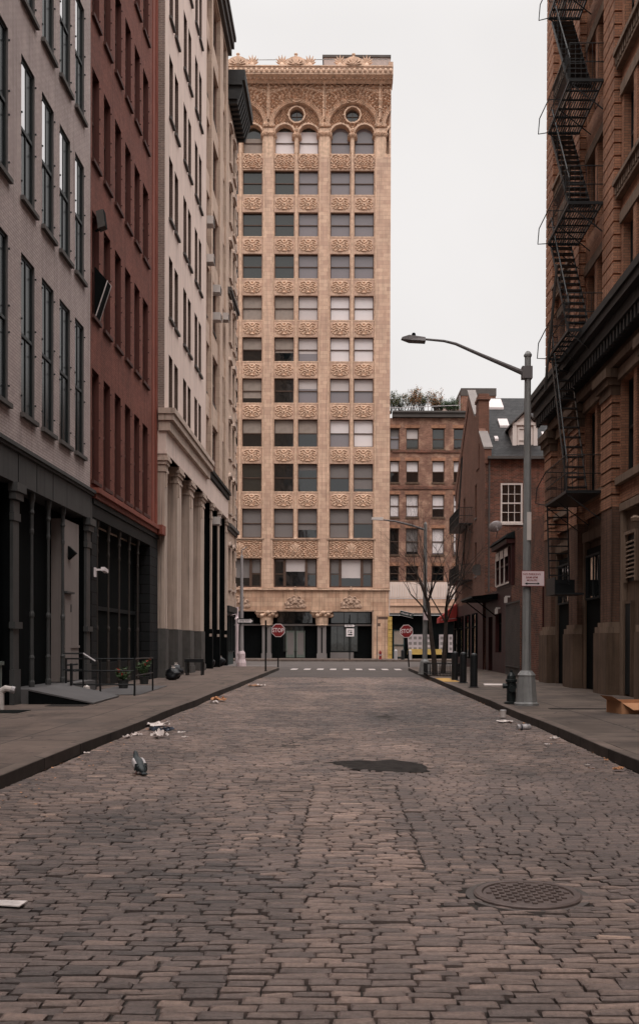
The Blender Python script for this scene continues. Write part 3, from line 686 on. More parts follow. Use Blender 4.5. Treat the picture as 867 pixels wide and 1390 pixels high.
# ---- C3: corner building, Y 56.92 .. 61.3
E0 = 56.92
E = empty('corner_building', (-6.7, E0, .15), EL, 'corner building with big black bracketed roof cornice and teal shopfront, left of the crossing', 'building')
rows = [(29.2, 31.3), (25.8, 27.9), (22.6, 24.6), (18.9, 21.0), (15.6, 17.7), (12.2, 14.3), (9.0, 11.0), (4.6, 7.0)]
cols = [(57.5, 58.6), (59.4, 60.5)]
holes = [(a - E0, b - E0, c - Z0, d - Z0) for a, b in cols for c, d in rows]
wall(E, 4.38, 28.9, holes, .28, 12, 'cwall2', 0, 3.6 - Z0)
for a, b in cols:
    for c, d in rows:
        window(E, a - E0, c - Z0, b - a, d - c, .28, 'dkgreen', 'gdark', .5, 0, sill='cstone', sp=.12)
        hd = [(a - E0 - .1 + (b - a + .2) * (.5 - .5 * math.cos(PI * k / 8)), d - Z0 + .06 + .30 * math.sin(PI * k / 8)) for k in range(9)][::-1]
        hd2 = [(a - E0 + (b - a) * (.5 - .5 * math.cos(PI * k / 8)), d - Z0 + .02 + .16 * math.sin(PI * k / 8)) for k in range(9)]
        obj('window_hood', MB().prism(hd + hd2, -.12, .0), 'cstone', E, fix=True)
for z in (21.6, 8.1): obj('belt_course', MB().box(-.0, 4.5, -.22, .1, z - Z0, z + .2 - Z0).box(0, 4.45, -.12, .1, z - .18 - Z0, z - .005 - Z0), 'sill', E)
m = MB()
for k in range(30):
    z = 3.6 - Z0 + k * .95
    m.box(3.98, 4.41, -.05, .3, z, z + .55)
obj('quoins', m, 'cstone', E)
m = MB().box(0, 5.0, -.95, .2, 33.55 - Z0, 34.15 - Z0).box(0, 4.75, -.5, .2, 32.5 - Z0, 33.0 - Z0).box(0, 4.9, -.8, .2, 33.3 - Z0, 33.545 - Z0)
for k in range(9): m.prismx([(-.5, 32.3 - Z0), (-.78, 33.1 - Z0), (-.78, 33.29 - Z0), (.0, 33.29 - Z0), (.0, 32.3 - Z0)], .15 + k * .53, .38 + k * .53)
m.box(4.4, 5.0, .2, 8, 33.55 - Z0, 34.15 - Z0).box(4.4, 4.75, .2, 8, 32.5 - Z0, 33.0 - Z0)
obj('roof_cornice', m, 'ocorn', E, fix=True)
obj('shopfront', MB().box(0.02, 4.3, .12, .5, .0, 3.45), 'teal', E)
for a in (57.3, 58.7, 60.0):
    window(E, a - E0, .75, 1.0, 2.2, 0, 'dkgreen', 'gdark', 0, 0, y0=.11)
obj('fascia', MB().box(0, 4.3, -.12, .3, 3.1, 3.44), 'ocorn', E)
obj('corner_pipe', MB().tube([(4.32, -.1, 0), (4.32, -.1, 3.5)], .1, 8), 'pink', E)
obj('shop_lamp', MB().tube([(2.0, .1, 2.9), (2.0, -.25, 3.0), (2.0, -.35, 2.85)], .03, 6).lathe([(.05, 0), (.16, -.15), (.1, -.17)], 2.0, -.35, 2.85, 10), 'pink', E)

# ================================================================== TERRACOTTA TOWER (frontal, Y 82.3)
YB = 82.3; SC = YB / F
def bx(px): return (px - 467) * SC
def bz(py): return 1.5 + (872 - py) * SC - .15
T = empty('terracotta_office_tower', (0, YB, .15), 0, 'cream terracotta office tower with arched top windows and ornate cornice closing the street', 'building')
TX0, TX1 = -12.1, 3.72
bay0 = [-10.46, -5.85, -1.24]
tops = [232.5, 289.2, 345.4, 401.6, 458, 513.7, 569.3, 629.6, 690.5]
bots = [265.4, 321.8, 378.6, 434.8, 490.7, 547.0, 606.5, 667.3, 730.4]
WW, MW = 1.61, .36
holes = []
for b in bay0:
    for t_, b_ in zip(tops, bots):
        holes += [(b, b + WW, bz(b_), bz(t_)), (b + WW + MW, b + 2 * WW + MW, bz(b_), bz(t_))]
zt = bz(215)
# pier faces: wall plane y=0.0 ; spandrel zones recessed by .18 => build piers as separate proud parts
holes2 = [(b, b + WW * 2 + MW, bz(797.5), bz(758)) for b in bay0]
shop_top = bz(828.5)
wall(T, TX1 - TX0, zt - bz(799), holes + holes2, .34, 20, 'terra', TX0, bz(799), y0=.10)
obj('lower_frieze', MB().box(TX0, TX1 + .0, .04, 1, shop_top, bz(801.5)), 'terra4', T)
obj('water_table', MB().box(TX0, TX1 + .03, -.14, .5, bz(801.3), bz(799.2)), 'terra2', T)
# piers
pierx = [(-11.85, -10.62), (-7.26 + .38, -6.02 + .0), (-2.12, -1.40), (2.52, 3.72)]
pierx = [(-11.7, -10.60), (-6.74, -5.98), (-2.13, -1.37), (2.48, 3.72)]
for a, b in pierx:
    m = MB().box(a, b, -.02, .12, bz(798.5), zt)
    obj('pier', m, 'terra', T)
    m = MB()
    for q in (a, b):
        if q < 3.7: m.tube([(q, .0, bz(757)), (q, .0, zt + .02)], .055, 6, False)
    obj('pier_moulding', m, 'terra2', T)
for b in bay0:
    c = b + WW + MW / 2
    m = MB().tube([(c, .06, bz(732)), (c, .06, bz(209))], .10, 8, False).lathe([(.2, 0), (.14, .1), (.11, .3)], c, .06, bz(732), 8)
    obj('mullion_colonnette', m, 'terra2', T)
# windows of the tower
P = {'w': ('bwhite', 'glil'), 'l': ('blight', 'glil'), 't': ('btaupe', 'gdark'), 'g': ('bgrey', 'gdark'), 'd': (None, 'gdark'), 'm': (None, 'gdim'), 'v': (None, 'glil'), 'L': ('blight', 'gdark'), 'W': ('bwhite', 'glil')}
tab = [  # five visible columns, left to right: code and share of the opening the blind covers
    [('m', 0), ('m', 0), ('v', 0), ('v', 0), ('v', 0)],
    [('m', 0), ('m', 0), ('v', 0), ('v', 0), ('v', 0)],
    [('m', 0), ('m', 0), ('v', 0), ('v', 0), ('v', 0)],
    [('t', .98), ('t', .98), ('l', .98), ('w', .98), ('w', .98)],
    [('t', .52), ('t', .62), ('l', .66), ('w', .98), ('w', .98)],
    [('t', .8), ('d', 0), ('l', .4), ('l', .5), ('l', .5)],
    [('t', .52), ('t', .5), ('t', .52), ('w', .48), ('w', .98)],
    [('m', 0), ('d', 0), ('g', .2), ('g', .5), ('g', .9)],
    [('g', .98), ('g', .98), ('g', .72), ('g', .98), ('g', .5)]]
wx = []
for b in bay0: wx += [b, b + WW + MW]
for j, (t_, b_) in enumerate(zip(tops, bots)):
    for i, x in enumerate(wx):
        code, fr_ = tab[j][max(i - 1, 0)] if i else ('t', .4 + .1 * (j % 4))
        bl, pm = P[code]
        window(T, x, bz(b_), WW, bz(t_) - bz(b_), .32, 'tframe', pm, .5, 0, bl if fr_ else None, fr_, t=.055, y0=.10, sill='terra2', sp=.02, sh=.1)
for i, b in enumerate(bay0):   # first floor three-light windows
    Wd = WW * 2 + MW; h = bz(758) - bz(797.5)
    o = link('window', MB().box(0, Wd, .33, .42, 0, .12).box(0, Wd, .33, .42, h - .1, h).box(0, .12, .33, .42, .12, h - .1).box(Wd - .12, Wd, .33, .42, .12, h - .1).box(.78, 1.0, .3, .42, .12, h - .1).box(Wd - 1.0, Wd - .78, .3, .42, .12, h - .1)
             .box(.12, .78, .35, .42, h * .45, h * .45 + .07).box(Wd - .78, Wd - .12, .35, .42, h * .45, h * .45 + .07).mesh('window', 'tframe'), T, (b, 0, bz(797.5)))
    obj('pane', MB().box(.01, Wd - .01, .42, .44, .01, h - .01), 'gdark', o)
    obj('blind', MB().box(1.0, Wd - 1.0, .41, .415, (h * .55 if i == 1 else h * .33), h - .1), ('bgrey', 'blight', 'blight')[i], o)
    obj('blind', MB().box(Wd - .78, Wd - .12, .41, .415, h * .5, h - .1), 'bgrey', o)
    obj('blind', MB().box(.12, .78, .41, .415, h * (.5 if i == 2 else .9), h - .1), 'bgrey', o)
    obj('sill_course', MB().box(b - .25, b + Wd + .25, -.1, .2, bz(732.8), bz(731)), 'terra3', T)
    obj('jamb_moulding', MB().tube([(b - .12, .08, bz(798)), (b - .12, .08, bz(757.5)), (b + Wd + .12, .08, bz(757.5)), (b + Wd + .12, .08, bz(798))], .07, 6), 'terra2', T)
# ornamented spandrels
def panel_fn(w, h):
    def fn(X, Z):
        u, v = X - w / 2, Z - h / 2
        e = np.clip(1.25 - ((np.abs(u) / (w * .43)) ** 3 + (np.abs(v) / (h * .44)) ** 3), 0, 1)
        e = np.clip(e * 4, 0, 1)
        return e * (.25 + .75 * scroll(u, v, 1.25))
    return fn
for k, (j0, j1) in enumerate([(None, 0)] + [(j, j + 1) for j in range(8)]):
    zb = bz(tops[j1]) + .12
    ztop = bz(bots[j0]) - .14 if j0 is not None else bz(209.5) - .1
    h = ztop - zb
    full = (k == 0)
    key = 'sp' if not full else 'sp0'
    hh = 1.10 if not full else 1.15
    if full: me = cached(key, lambda: relief(WW, hh, 60, 44, lambda X, Z: .1 + .9 * scroll(X - WW / 2, Z - hh / 2, 1.15, 1.0), .13, 'ornamental_panel', 'terra2'))
    else: me = cached(key, lambda: relief(WW, hh, 60, 44, panel_fn(WW, hh), .12, 'ornamental_panel', 'terra2'))
    for x in wx: link('ornamental_panel', me, T, (x, .12, zb + (h - hh) / 2))
Wd = WW * 2 + MW
def band_fn(w, h):
    def fn(X, Z):
        u, v = X - w / 2, Z - h / 2
        s = scroll(np.mod(np.abs(u) + .3, 1.0) - .5, v, 1.0, .5)
        med = np.clip((.42 - np.hypot(u, v * .9)) * 12, 0, 1)
        ray = .75 + .25 * np.cos(np.arctan2(u, v + .25) * 13)
        return (.1 + .9 * s) * (1 - med) + med * ray
    return fn
hb = bz(734) - bz(756.5)
me = relief(Wd, hb, 120, 44, band_fn(Wd, hb), .14, 'ornamental_band', 'terra2')
for b in bay0: link('ornamental_band', me, T, (b, .09, bz(756.5)))
def fan_fn(X, Z):
    u, v = X - .95, Z - .25
    r = np.hypot(u, v); a = np.arctan2(v, u)
    rays = .45 + .55 * np.abs(np.cos(a * 5.5)) * (.6 + .4 * np.cos(r * 22))
    mask = np.clip((.88 + .06 * np.cos(a * 11) - r) * 14, 0, 1) * np.clip((v + .22) * 10, 0, 1)
    return mask * rays + np.clip((.2 - np.hypot(u, v - .35)) * 10, 0, 1) * .5
me = relief(1.9, 1.35, 60, 44, fan_fn, .16, 'fan_ornament', 'terra3')
for b in bay0:
    link('fan_ornament', me, T, (b + Wd / 2 - .95, .06, bz(827.5)))
    obj('fan_finial', MB().lathe([(.05, 0), (.13, .1), (.14, .2), (.05, .28), (.08, .34), (.0, .42)], b + Wd / 2, -.1, bz(803), 10), 'terra3', T)
# ground floor
obj('shopfront', MB().box(TX0, bx(506), 1.3, 1.6, 0, shop_top - .01), 'black', T)
obj('end_wall', MB().box(bx(507), TX1, .04, 1.6, 0, shop_top - .005), 'terra4', T)
obj('door_jamb', MB().box(bx(505), bx(507) - .003, .0, 1.3, 0, shop_top - .01).box(TX0, bx(507) - .003, .0, 1.2, shop_top - .1, shop_top - .012), 'terra3', T)
obj('transom', MB().box(TX0, bx(505), .95, 1.29, bz(849.5), bz(847.2)), 'bgrey', T)
def capital(cx):
    z1 = bz(829.2); z0 = bz(849)
    m = MB().lathe([(.52, 0), (.5, .12), (.52, .2), (.56, .65), (.66, .75)], cx, .5, z0, 16)
    for k in range(22):
        a = 2 * PI * k / 22; r = .62 + .2 * (k % 2)
        m.lathe([(.02, -.18), (.16, -.08), (.2, .02), (.14, .14), (.02, .18)], cx + r * 1.0 * math.cos(a), .5 + r * .7 * math.sin(a), z0 + .92 + .12 * (k % 3 - 1), 7)
    m.box(cx - .85, cx + .85, -.1, 1.1, z1 - .14, z1 - .01)
    return m
for cx in (bx(361.2), bx(436.5), bx(286)):
    o = obj('column', MB().box(cx - .36, cx + .36, .25, 1.2, .0, bz(849.2)).box(cx - .42, cx + .42, .2, 1.2, 0, .4), 'bgrey', T)
    obj('capital', capital(cx), 'terra2', o)
    obj('column_joint', MB().box(cx - .06, cx + .06, .24, .249, .45, bz(852)), 'black', o)
for a, b in ((bx(383), bx(412)), (bx(448), bx(486))):
    window(T, a, .55, b - a, 2.2, 0, 'dkiron', 'gdim', 0, 3, y0=1.27)
for a in (387, 401):
    dd = obj('door', MB().box(bx(a), bx(a + 12), 1.2, 1.26, .05, 2.3), 'strip', T)
    obj('pane', MB().box(bx(a) + .1, bx(a + 12) - .1, 1.19, 1.2, .3, 2.15), 'bgrey', dd)
obj('stall_riser', MB().box(bx(448), bx(480), 1.1, 1.28, 0, .5), 'bgrey', T)
window(T, bx(448), bz(846.5), bx(504) - bx(448), bz(830) - bz(846.5), 0, 'dkiron', 'gdark', 0, 2, y0=1.27)
window(T, bx(374), bz(846.5), bx(424) - bx(374), bz(830) - bz(846.5), 0, 'dkiron', 'gdark', 0, 2, y0=1.27)

# top storey: arches, oculi, frieze as one carved sheet
def top_storey():
    x0, x1, z0, z1 = TX0, TX1, bz(215), bz(112)
    st = .05; nx = int((x1 - x0) / st) + 1; nz = int((z1 - z0) / st) + 1
    xs = np.linspace(x0, x1, nx); zs = np.linspace(z0, z1, nz); X, Z = np.meshgrid(xs, zs)
    zc = bz(174.5); zsp = bz(184.0); zo = bz(157.5); zwin = bz(209.5)
    D = np.zeros_like(X)                       # positive = outward
    # frieze ornament everywhere above
    bay = 4.61; cx0 = bay0[0] + Wd / 2
    U = np.mod(X - cx0 + bay / 2, bay) - bay / 2     # centred on each bay
    V_ = np.mod(X - cx0, bay) - bay / 2              # centred on each pier
    fz = np.clip((Z - bz(176)) * 2, 0, 1)
    orn = scroll(V_, Z - bz(140), 1.7, .3) * .6 + scroll(U, Z - bz(128), 1.0, 1.2) * .4
    zz = Z - bz(121)
    D += fz * (-.04 + .42 * orn)
    # winged figure over every pier
    fig = np.clip((.22 - np.abs(V_)) * 9, 0, 1) * ((Z > bz(166)) & (Z < bz(121))) * (.8 + .2 * np.cos(V_ * 50))
    wing = np.clip((.20 - np.abs((Z - bz(123)) - .0 - .32 * np.sin(np.clip(np.abs(V_) / 1.9, 0, 1) * PI) * 0 + .42 * (1 - np.clip(np.abs(V_) / 1.7, 0, 1)))) * 9, 0, 1) * (np.abs(V_) < 1.8) * (np.abs(V_) > .18)
    D = np.maximum(D, .36 * fig); D = np.maximum(D, .34 * wing * (.8 + .2 * np.cos(np.abs(V_) * 40)))
    D = np.maximum(D, .42 * np.clip((.17 - np.hypot(V_, Z - bz(119.5))) * 12, 0, 1))
    # piers below the springing
    pier = (np.abs(V_) < .42) & (Z < bz(176)); D[pier] = .12
    r = np.hypot(U, Z - zc); inbig = ((r < 1.90) & (Z >= zc)) | ((np.abs(U) < 1.80) & (Z < zc))
    ring = (r >= 1.90) & (r < 2.28) & (Z >= zc - .05)
    D[ring] = (.20 + .10 * np.sin((r[ring] - 1.90) / .38 * PI * 3) ** 2)
    # tympanum
    tym = -.24 + .26 * scroll(U, Z - bz(162), .8, .8)
    D[inbig] = tym[inbig]
    # small arches: opening + ring
    for s in (-1, 1):
        c = s * (WW + MW) / 2; rr = np.hypot(U - c, Z - zsp)
        rg = (rr < .98) & (rr >= .79) & (Z > zsp) & inbig; D[rg] = .04
        op = ((rr < .79) & (Z >= zsp)) | ((np.abs(U - c) < .79) & (Z < zsp) & (Z > zwin)); D[op] = -.66
    ro = np.hypot(U, Z - zo)
    rg = (ro < .74) & (ro >= .58); D[rg] = .06
    D[ro < .58] = -.5
    # mullion + clustered capitals
    mu = (np.abs(U) < .16) & (Z < zsp - .2) & (Z > zwin); D[mu] = .02 + .08 * np.sqrt(np.clip(1 - (U[mu] / .16) ** 2, 0, 1))
    def blob(cu, cz, ru, rz, out, coord):
        q = ((coord - cu) / ru) ** 2 + ((Z - cz) / rz) ** 2; k = q < 1
        D[k] = np.maximum(D[k], out * np.sqrt(1 - q[k]) * (.75 + .25 * np.sin(coord[k] * 38) * np.sin(Z[k] * 33)))
    for du in (-.2, .0, .2): blob(du, zsp - .12, .19, .2, .34, U)
    for du in (-.42, -.14, .14, .42):
        blob(du, zsp - .02, .22, .22, .34, V_); blob(du * .8, bz(172), .2, .2, .30, V_)
    blob(0, zsp + .35, .17, .2, .22, U)
    D[(Z <= zwin)] = np.where(np.abs(V_[Z <= zwin]) < .42, .12, .0)
    V = np.stack([X, .10 - D, Z], -1).reshape(-1, 3)
    m = MB(); m.v = [tuple(v) for v in V.tolist()]
    m.f = [(j * nx + i, j * nx + i + 1, (j + 1) * nx + i + 1, (j + 1) * nx + i) for j in range(nz - 1) for i in range(nx - 1)]
    o = obj('carved_arcade', m, 'terra2', T)
    obj('attic_wall', MB().box(x0, x1, 1.11, 20, z0 - .1, bz(106)).box(x1 - .15, x1, .11, 1.12, z0, bz(107)), 'terra', T)
    for i, x in enumerate(wx):
        zb, zt_ = bz(209.3), zsp + .8
        blc = ['btaupe', 'btaupe', 'bwhite', 'bwhite', 'bgrey', 'bgrey'][i]
        w_ = link('window', MB().box(0, .05, .60, .68, 0, zt_ - zb).box(WW - .05, WW, .60, .68, 0, zt_ - zb).box(.05, WW - .05, .60, .68, 0, .07).box(.05, WW - .05, .59, .68, 1.0, 1.07).mesh('window', 'tframe'), T, (x, 0, zb))
        obj('pane', MB().box(.0, WW, .68, .70, 0, zt_ - zb), 'glil' if i > 3 else 'gdim', w_)
        if i <= 3: obj('blind', MB().box(.05, WW - .05, .66, .665, .07, zt_ - zb - (.9 if i < 2 else .35)), blc, w_)
    for b in bay0:
        cx = b + Wd / 2
        w_ = obj('oculus_window', MB().tube([(cx + .5 * math.cos(a * PI / 8), .46, zo + .5 * math.sin(a * PI / 8)) for a in range(17)], .05, 6, False).bar((cx - .5, .47, zo), (cx + .5, .47, zo), .04).bar((cx, .47, zo - .5), (cx, .47, zo + .5), .04), 'tframe', T)
        obj('pane', MB().prism([(cx + .56 * math.cos(-a * PI / 10), zo + .56 * math.sin(-a * PI / 10)) for a in range(20)], .51, .55), 'gdim', w_, fix=True)
top_storey()
def cz(py): return 1.35 + (872 - py) * (YB - 1.0) / F
# cornice: cove, egg band, parapet ornaments
m = MB(); ny = 9
prof = [(-.05, bz(115.5)), (-.12, bz(113)), (-.30, cz(110)), (-.55, cz(107)), (-.85, cz(104.6)), (-.95, cz(104)), (-1.0, cz(103.4)), (-1.0, cz(94)), (-1.08, cz(93.6)), (-1.08, cz(92.2)), (1.0, cz(92.2)), (1.0, bz(116)), (.1, bz(116))]
m.prismx(prof, TX0, TX1 + .12)
obj('cornice', m, 'terra2', T, fix=True)
m = MB(); x = TX0 + .2
while x < TX1:
    m.lathe([(.02, -.2), (.12, -.1), (.15, 0), (.12, .12), (.02, .2)], x, -1.0, cz(98.6), 8); x += .42
x = TX0 + .1
while x < TX1: m.box(x, x + .14, -.72, -.2, cz(107.4), cz(105.2)); x += .32
obj('cornice_beads', m, 'terra2', T)
m = MB().box(TX0, TX1 + .1, -1.02, -.98, cz(96.2), cz(95.6)).box(TX0, TX1 + .1, -1.02, -.98, cz(102), cz(101.4))
obj('cornice_fillet', m, 'terra3', T)
def antefix(cx):
    z = cz(92.2); m = MB(); n = 20
    for k in range(4):
        r = .92 - .19 * k
        poly = [(cx + r * math.cos(PI * i / n), z + r * .86 * math.sin(PI * i / n)) for i in range(n + 1)]
        m.prism(poly, -.95 - .06 * k, -.60)
    for i in range(7):
        a = PI * (i + .5) / 7; m.tube([(cx + .15 * math.cos(a), -1.16, z + .10 * math.sin(a)), (cx + .66 * math.cos(a), -1.1, z + .56 * math.sin(a))], [.03, .06], 6)
    m.lathe([(.12, 0), (.18, .06), (.09, .16), (.15, .26), (.15, .33), (.02, .42)], cx, -.78, z + .74, 10)
    return m
def star(cx):
    z = cz(92.2); m = MB()
    for i in range(7):
        a = PI * (i + .5) / 7; L_ = .48 + .22 * math.sin(a)
        m.tube([(cx, -.8, z + .22), (cx + L_ * .6 * math.cos(a), -.85, z + .22 + L_ * .6 * math.sin(a)), (cx + L_ * math.cos(a), -.95, z + .22 + L_ * math.sin(a))], [.07, .09, .01], 6)
    m.lathe([(.3, 0), (.26, .14), (.14, .3), (.05, .38)], cx, -.8, z, 10)
    return m
for px in (322.5, 400, 477):
    obj('antefix', antefix(bx(px)), 'terra2', T, fix=True)
for px in (305, 342, 381.5, 418.5, 459, 494.5): obj('acanthus_finial', star(bx(px)), 'terra2', T)
obj('roof_railing', MB().tube([(TX0, -.4, cz(79.5)), (bx(523), -.4, cz(77.5))], .03, 5).tube([(TX0, -.4, cz(89)), (bx(523), -.4, cz(88))], .025, 5)
    .tube([(bx(342), -.4, cz(93)), (bx(342), -.4, cz(79.5))], .02, 5).tube([(bx(381.5), -.4, cz(93)), (bx(381.5), -.4, cz(79.5))], .02, 5).tube([(bx(418.5), -.4, cz(93)), (bx(418.5), -.4, cz(79))], .02, 5).tube([(bx(459), -.4, cz(93)), (bx(459), -.4, cz(79))], .02, 5).tube([(bx(523), -.4, cz(93)), (bx(523), -.4, cz(77.5))], .02, 5), 'lamp', T)
ph = obj('roof_bulkhead', MB().box(-1.86, 3.72, 1.5, 8, bz(92), 50.42), 'penth', T)
obj('roof_coping', MB().box(-1.98, 3.76, 1.4, 8.1, 50.422, 50.62), 'sill', ph)
obj('parapet_block', MB().box(bx(524), TX1 + .15, -.2, 1.2, cz(93.0), bz(88.5)), 'terra3', T)
T['label'] = 'cream terracotta office tower with arched top windows and carved cornice, closing the street'

# ================================================================== TAN BRICK BUILDING right of the tower
Bk = empty('brick_walkup_building', (0, YB, .15), 0, 'weathered tan and red brick building with planted roof, right of the terracotta tower', 'building')
xs = [(3.74, 4.5), (5.08, 6.10), (7.24, 8.24), (9.0, 10.0), (11.0, 12.0), (13.0, 14.0), (15, 16), (17, 18)]
rws = [(609.4, 581), (654.4, 625.3), (701.5, 671), (752.5, 716.8), (788.5, 768)]
holes = [(a, b, bz(c), bz(d)) for a, b in xs for c, d in rws]
wall(Bk, 16.3, bz(567) - bz(789.5), holes, .25, 15, 'tanbrick', TX1 + .02, bz(789.5), y0=.15)
bt = [[('glil', 'g', .35), ('gdim', 'l', .5), ('gdim', None, 0), ('gdark', None, 0)], [('gdark', 'w', .5)] * 4, [('glil', 'w', .97), ('glil', 'w', .97), ('gdark', 'w', .62), ('glil', 'w', .9)], [('gdark', None, 0), ('gdark', 'g', .9), ('glil', 'w', .95), ('glil', 'w', .9)], [('gdark', None, 0)] * 4]
for j, (c, d) in enumerate(rws):
    for i, (a, b) in enumerate(xs):
        pm, bl, fr_ = bt[j][min(i, 3)]
        window(Bk, a, bz(c), b - a, bz(d) - bz(c), .25, 'tframe', pm, .5, 0, {'g': 'bgrey', 'l': 'blight', 'w': 'bwhite', None: None}[bl], fr_, y0=.15, sill='ostone', sp=.08, sh=.12)
    for a, b in xs: obj('lintel', MB().box(a - .1, b + .1, .10, .149, bz(d) + .02, bz(d) + .28), 'obrick', Bk)
obj('roof_cornice', MB().box(TX1 + .2, 20, -.15, .5, bz(566.5), bz(561)).box(TX1 + .2, 20, -.3, .5, bz(560.8), bz(558.5)), 'sill', Bk)
obj('brick_band', MB().box(TX1 + .2, 20, .05, .149, bz(614), bz(611)).box(TX1 + .2, 20, .07, .149, bz(663.5), bz(660)), 'housebrick', Bk)
obj('balcony_front', MB().box(TX1 + .03, 20, -.05, .3, bz(812), bz(790)), 'cwall', Bk)
m = MB(); x = TX1 + .1
while x < 9.5: m.box(x, x + .07, -.10, -.052, bz(810), bz(793)); x += .2
obj('balcony_slats', m, 'wtrim', Bk)
obj('shop_fascia', MB().box(TX1 + .03, 20, .0, .4, bz(832), bz(812.5)).box(TX1 + .03, 20, -.12, .4, bz(822.5), bz(821)), 'terra', Bk)
obj('shop_fascia_edge', MB().box(TX1 + .03, 20, -.2, .4, bz(834.8), bz(832.2)), 'sill', Bk)
obj('shopfront', MB().box(TX1 + .03, 20, .6, 1, 0, bz(835)), 'black', Bk)
m = MB(); z = 0
while z < bz(838): m.box(bx(526.2), bx(531.8), -.05 - (.04 if int(z / .35) % 2 else 0), .6, z, z + .33); z += .35
obj('yellow_column', m, 'yellow', Bk)
obj('yellow_dado', MB().box(bx(553), bx(600), .3, .61, .35, .8), 'yellow', Bk)
for a, b in ((534, 549),): window(Bk, bx(a), .1, bx(b) - bx(a), 2.3, 0, 'teal', 'btaupe', .45, 0, y0=.55)
for a, b in ((553.5, 574.5), (579, 587.5), (596.5, 604), (609, 615)):
    o = obj('poster', MB().box(bx(a), bx(b), .5, .54, bz(885.5), bz(861)), 'posterp', Bk)
    m = MB(); n = max(1, int((b - a) // 7))
    for k in range(n):
        for q in range(3):
            xx = bx(a + 1.5 + k * (b - a - 1) / n); m.box(xx, xx + (bx(b) - bx(a)) / n * .6, .492, .499, bz(885.5) + .18 + q * .45, bz(885.5) + .42 + q * .45)
    obj('notice_print', m, 'bgrey', o)
pnt = obj('stair_bulkhead', MB().box(10.2, 13.2, 5, 9, bz(566), 23.0), 'tanbrick', Bk)
obj('metal_cap', MB().box(10.15, 13.25, 4.95, 9.05, 23.002, 23.66), 'sill', pnt)
obj('roof_shed', MB().box(bx(596), bx(623), 2.5, 5, bz(560), bz(541)), 'cwall', Bk)
obj('roof_fence', MB().tube([(bx(528), .3, bz(553)), (bx(623), .3, bz(549))], .03, 5).tube([(bx(580), .3, bz(559)), (bx(580), .3, bz(538))], .03, 5).tube([(bx(623), .3, bz(559)), (bx(623), .3, bz(536))], .04, 5), 'silver', Bk)

def shrub(name, x, y, z, w, h, n, mats, label, seed, size=.12, stems=14, grp='shrubs on the roof of the brick walk-up'):
    rnd = random.Random(seed); o = empty(name, (x, y, z), 0, label, 'shrub', grp)
    sm = MB(); tips = []
    for k in range(stems):
        a = rnd.uniform(0, 2 * PI); r = rnd.random() ** .5 * w * .5; b = Vector((rnd.uniform(-.25, .25) * w, rnd.uniform(-.2, .2), 0)); t = Vector((math.cos(a) * r, math.sin(a) * r * .5, h * rnd.uniform(.6, 1.05)))
        mid = b.lerp(t, .5) + Vector((rnd.uniform(-.1, .1), 0, 0)); sm.tube([b, mid, t], [.025, .018, .006], 4); tips += [(mid, t)] * 2
        for q in range(4):
            p = b.lerp(t, rnd.uniform(.4, .95)); e = p + Vector((rnd.uniform(-.35, .35), rnd.uniform(-.2, .2), rnd.uniform(.05, .35))); sm.tube([p, e], [.012, .004], 3); tips.append((p, e))
    obj('stems', sm, 'bark', o)
    for mi, mt in enumerate(mats):
        lm = MB()
        for k in range(n // len(mats)):
            p, e = rnd.choice(tips); c = p.lerp(e, rnd.uniform(.2, 1.1)) + Vector((rnd.gauss(0, .1), rnd.gauss(0, .1), rnd.gauss(0, .08)))
            d = Vector((rnd.uniform(-1, 1), rnd.uniform(-1, 1), rnd.uniform(-.6, 1))).normalized(); s_ = d.orthogonal().normalized() * size * .28; L_ = d * size * rnd.uniform(.6, 1.2)
            lm.quad(c, c + L_ * .5 + s_, c + L_, c + L_ * .5 - s_)
        obj('foliage', lm, mt, o)
    return o
RZ = bz(558.5) + .15
labs = ['olive leafed shrub at the left end of the planted roof, against the tower', 'tall olive shrub second from the tower on the planted roof', 'tallest loose shrub on the planted roof, left of centre', 'shrub with sparse tips standing in the middle of the planted roof',
        'rust tinted shrub on the planted roof beside the shed', 'dark green low shrub on the planted roof', 'dark green bushy shrub next to the roof shed', 'dark shrub at the right end of the planted roof by the stair bulkhead']
for i, (px, w, h, mats) in enumerate([(534, 1.5, 1.75, ['dryleaf', 'leaf']), (546, 1.6, 1.6, ['dryleaf', 'leaf']), (560, 1.5, 2.15, ['dryleaf', 'rust']), (572, 1.4, 2.0, ['dryleaf', 'leaf']), (590, 1.5, 1.9, ['rust', 'dryleaf']), (596, 1.3, 1.15, ['leaf']), (608, 1.5, 1.1, ['leaf']), (618, 1.1, 1.15, ['leaf'])]):
    shrub('roof_shrub', bx(px), YB + .9 + (i % 2) * .5, RZ, w, h, 1100, mats, labs[i], 40 + i)

# ================================================================== SLATE ROOFED HOUSE (right, before the crossing)
H0 = 62.8     # local x = 62.8 - Y
H = empty('slate_roof_house', (7, H0, .15), ER, 'old dark brick house with slate roof, dormer and white sash window, right of the crossing', 'house')
LH = 13.1; LS = LH + .012; EV = 10.8 - .15; RG = 15.2 - .15
wl = [(1.2, 1.9, 8.3, 9.9), (4.2, 4.9, 8.0, 9.8), (9.3, 10.0, 8.0, 9.8), (1.2, 1.9, 4.9, 6.7), (4.2, 4.9, 4.9, 6.7), (9.3, 10.0, 4.9, 6.7)]
wall(H, LH, EV, wl, .18, .4, 'gablebrick', 0, 0, name='gable_wall')
for a, b, c, d in wl: window(H, a, c, b - a, d - c, .18, 'wtrim', 'gdark', .5, 1, sill='cop', sp=.05, sh=.08)
obj('gable', MB().prism([(0, EV + .002), (LH, EV + .002), (LH / 2, RG)], 0, .35), 'gablebrick', H, fix=True)
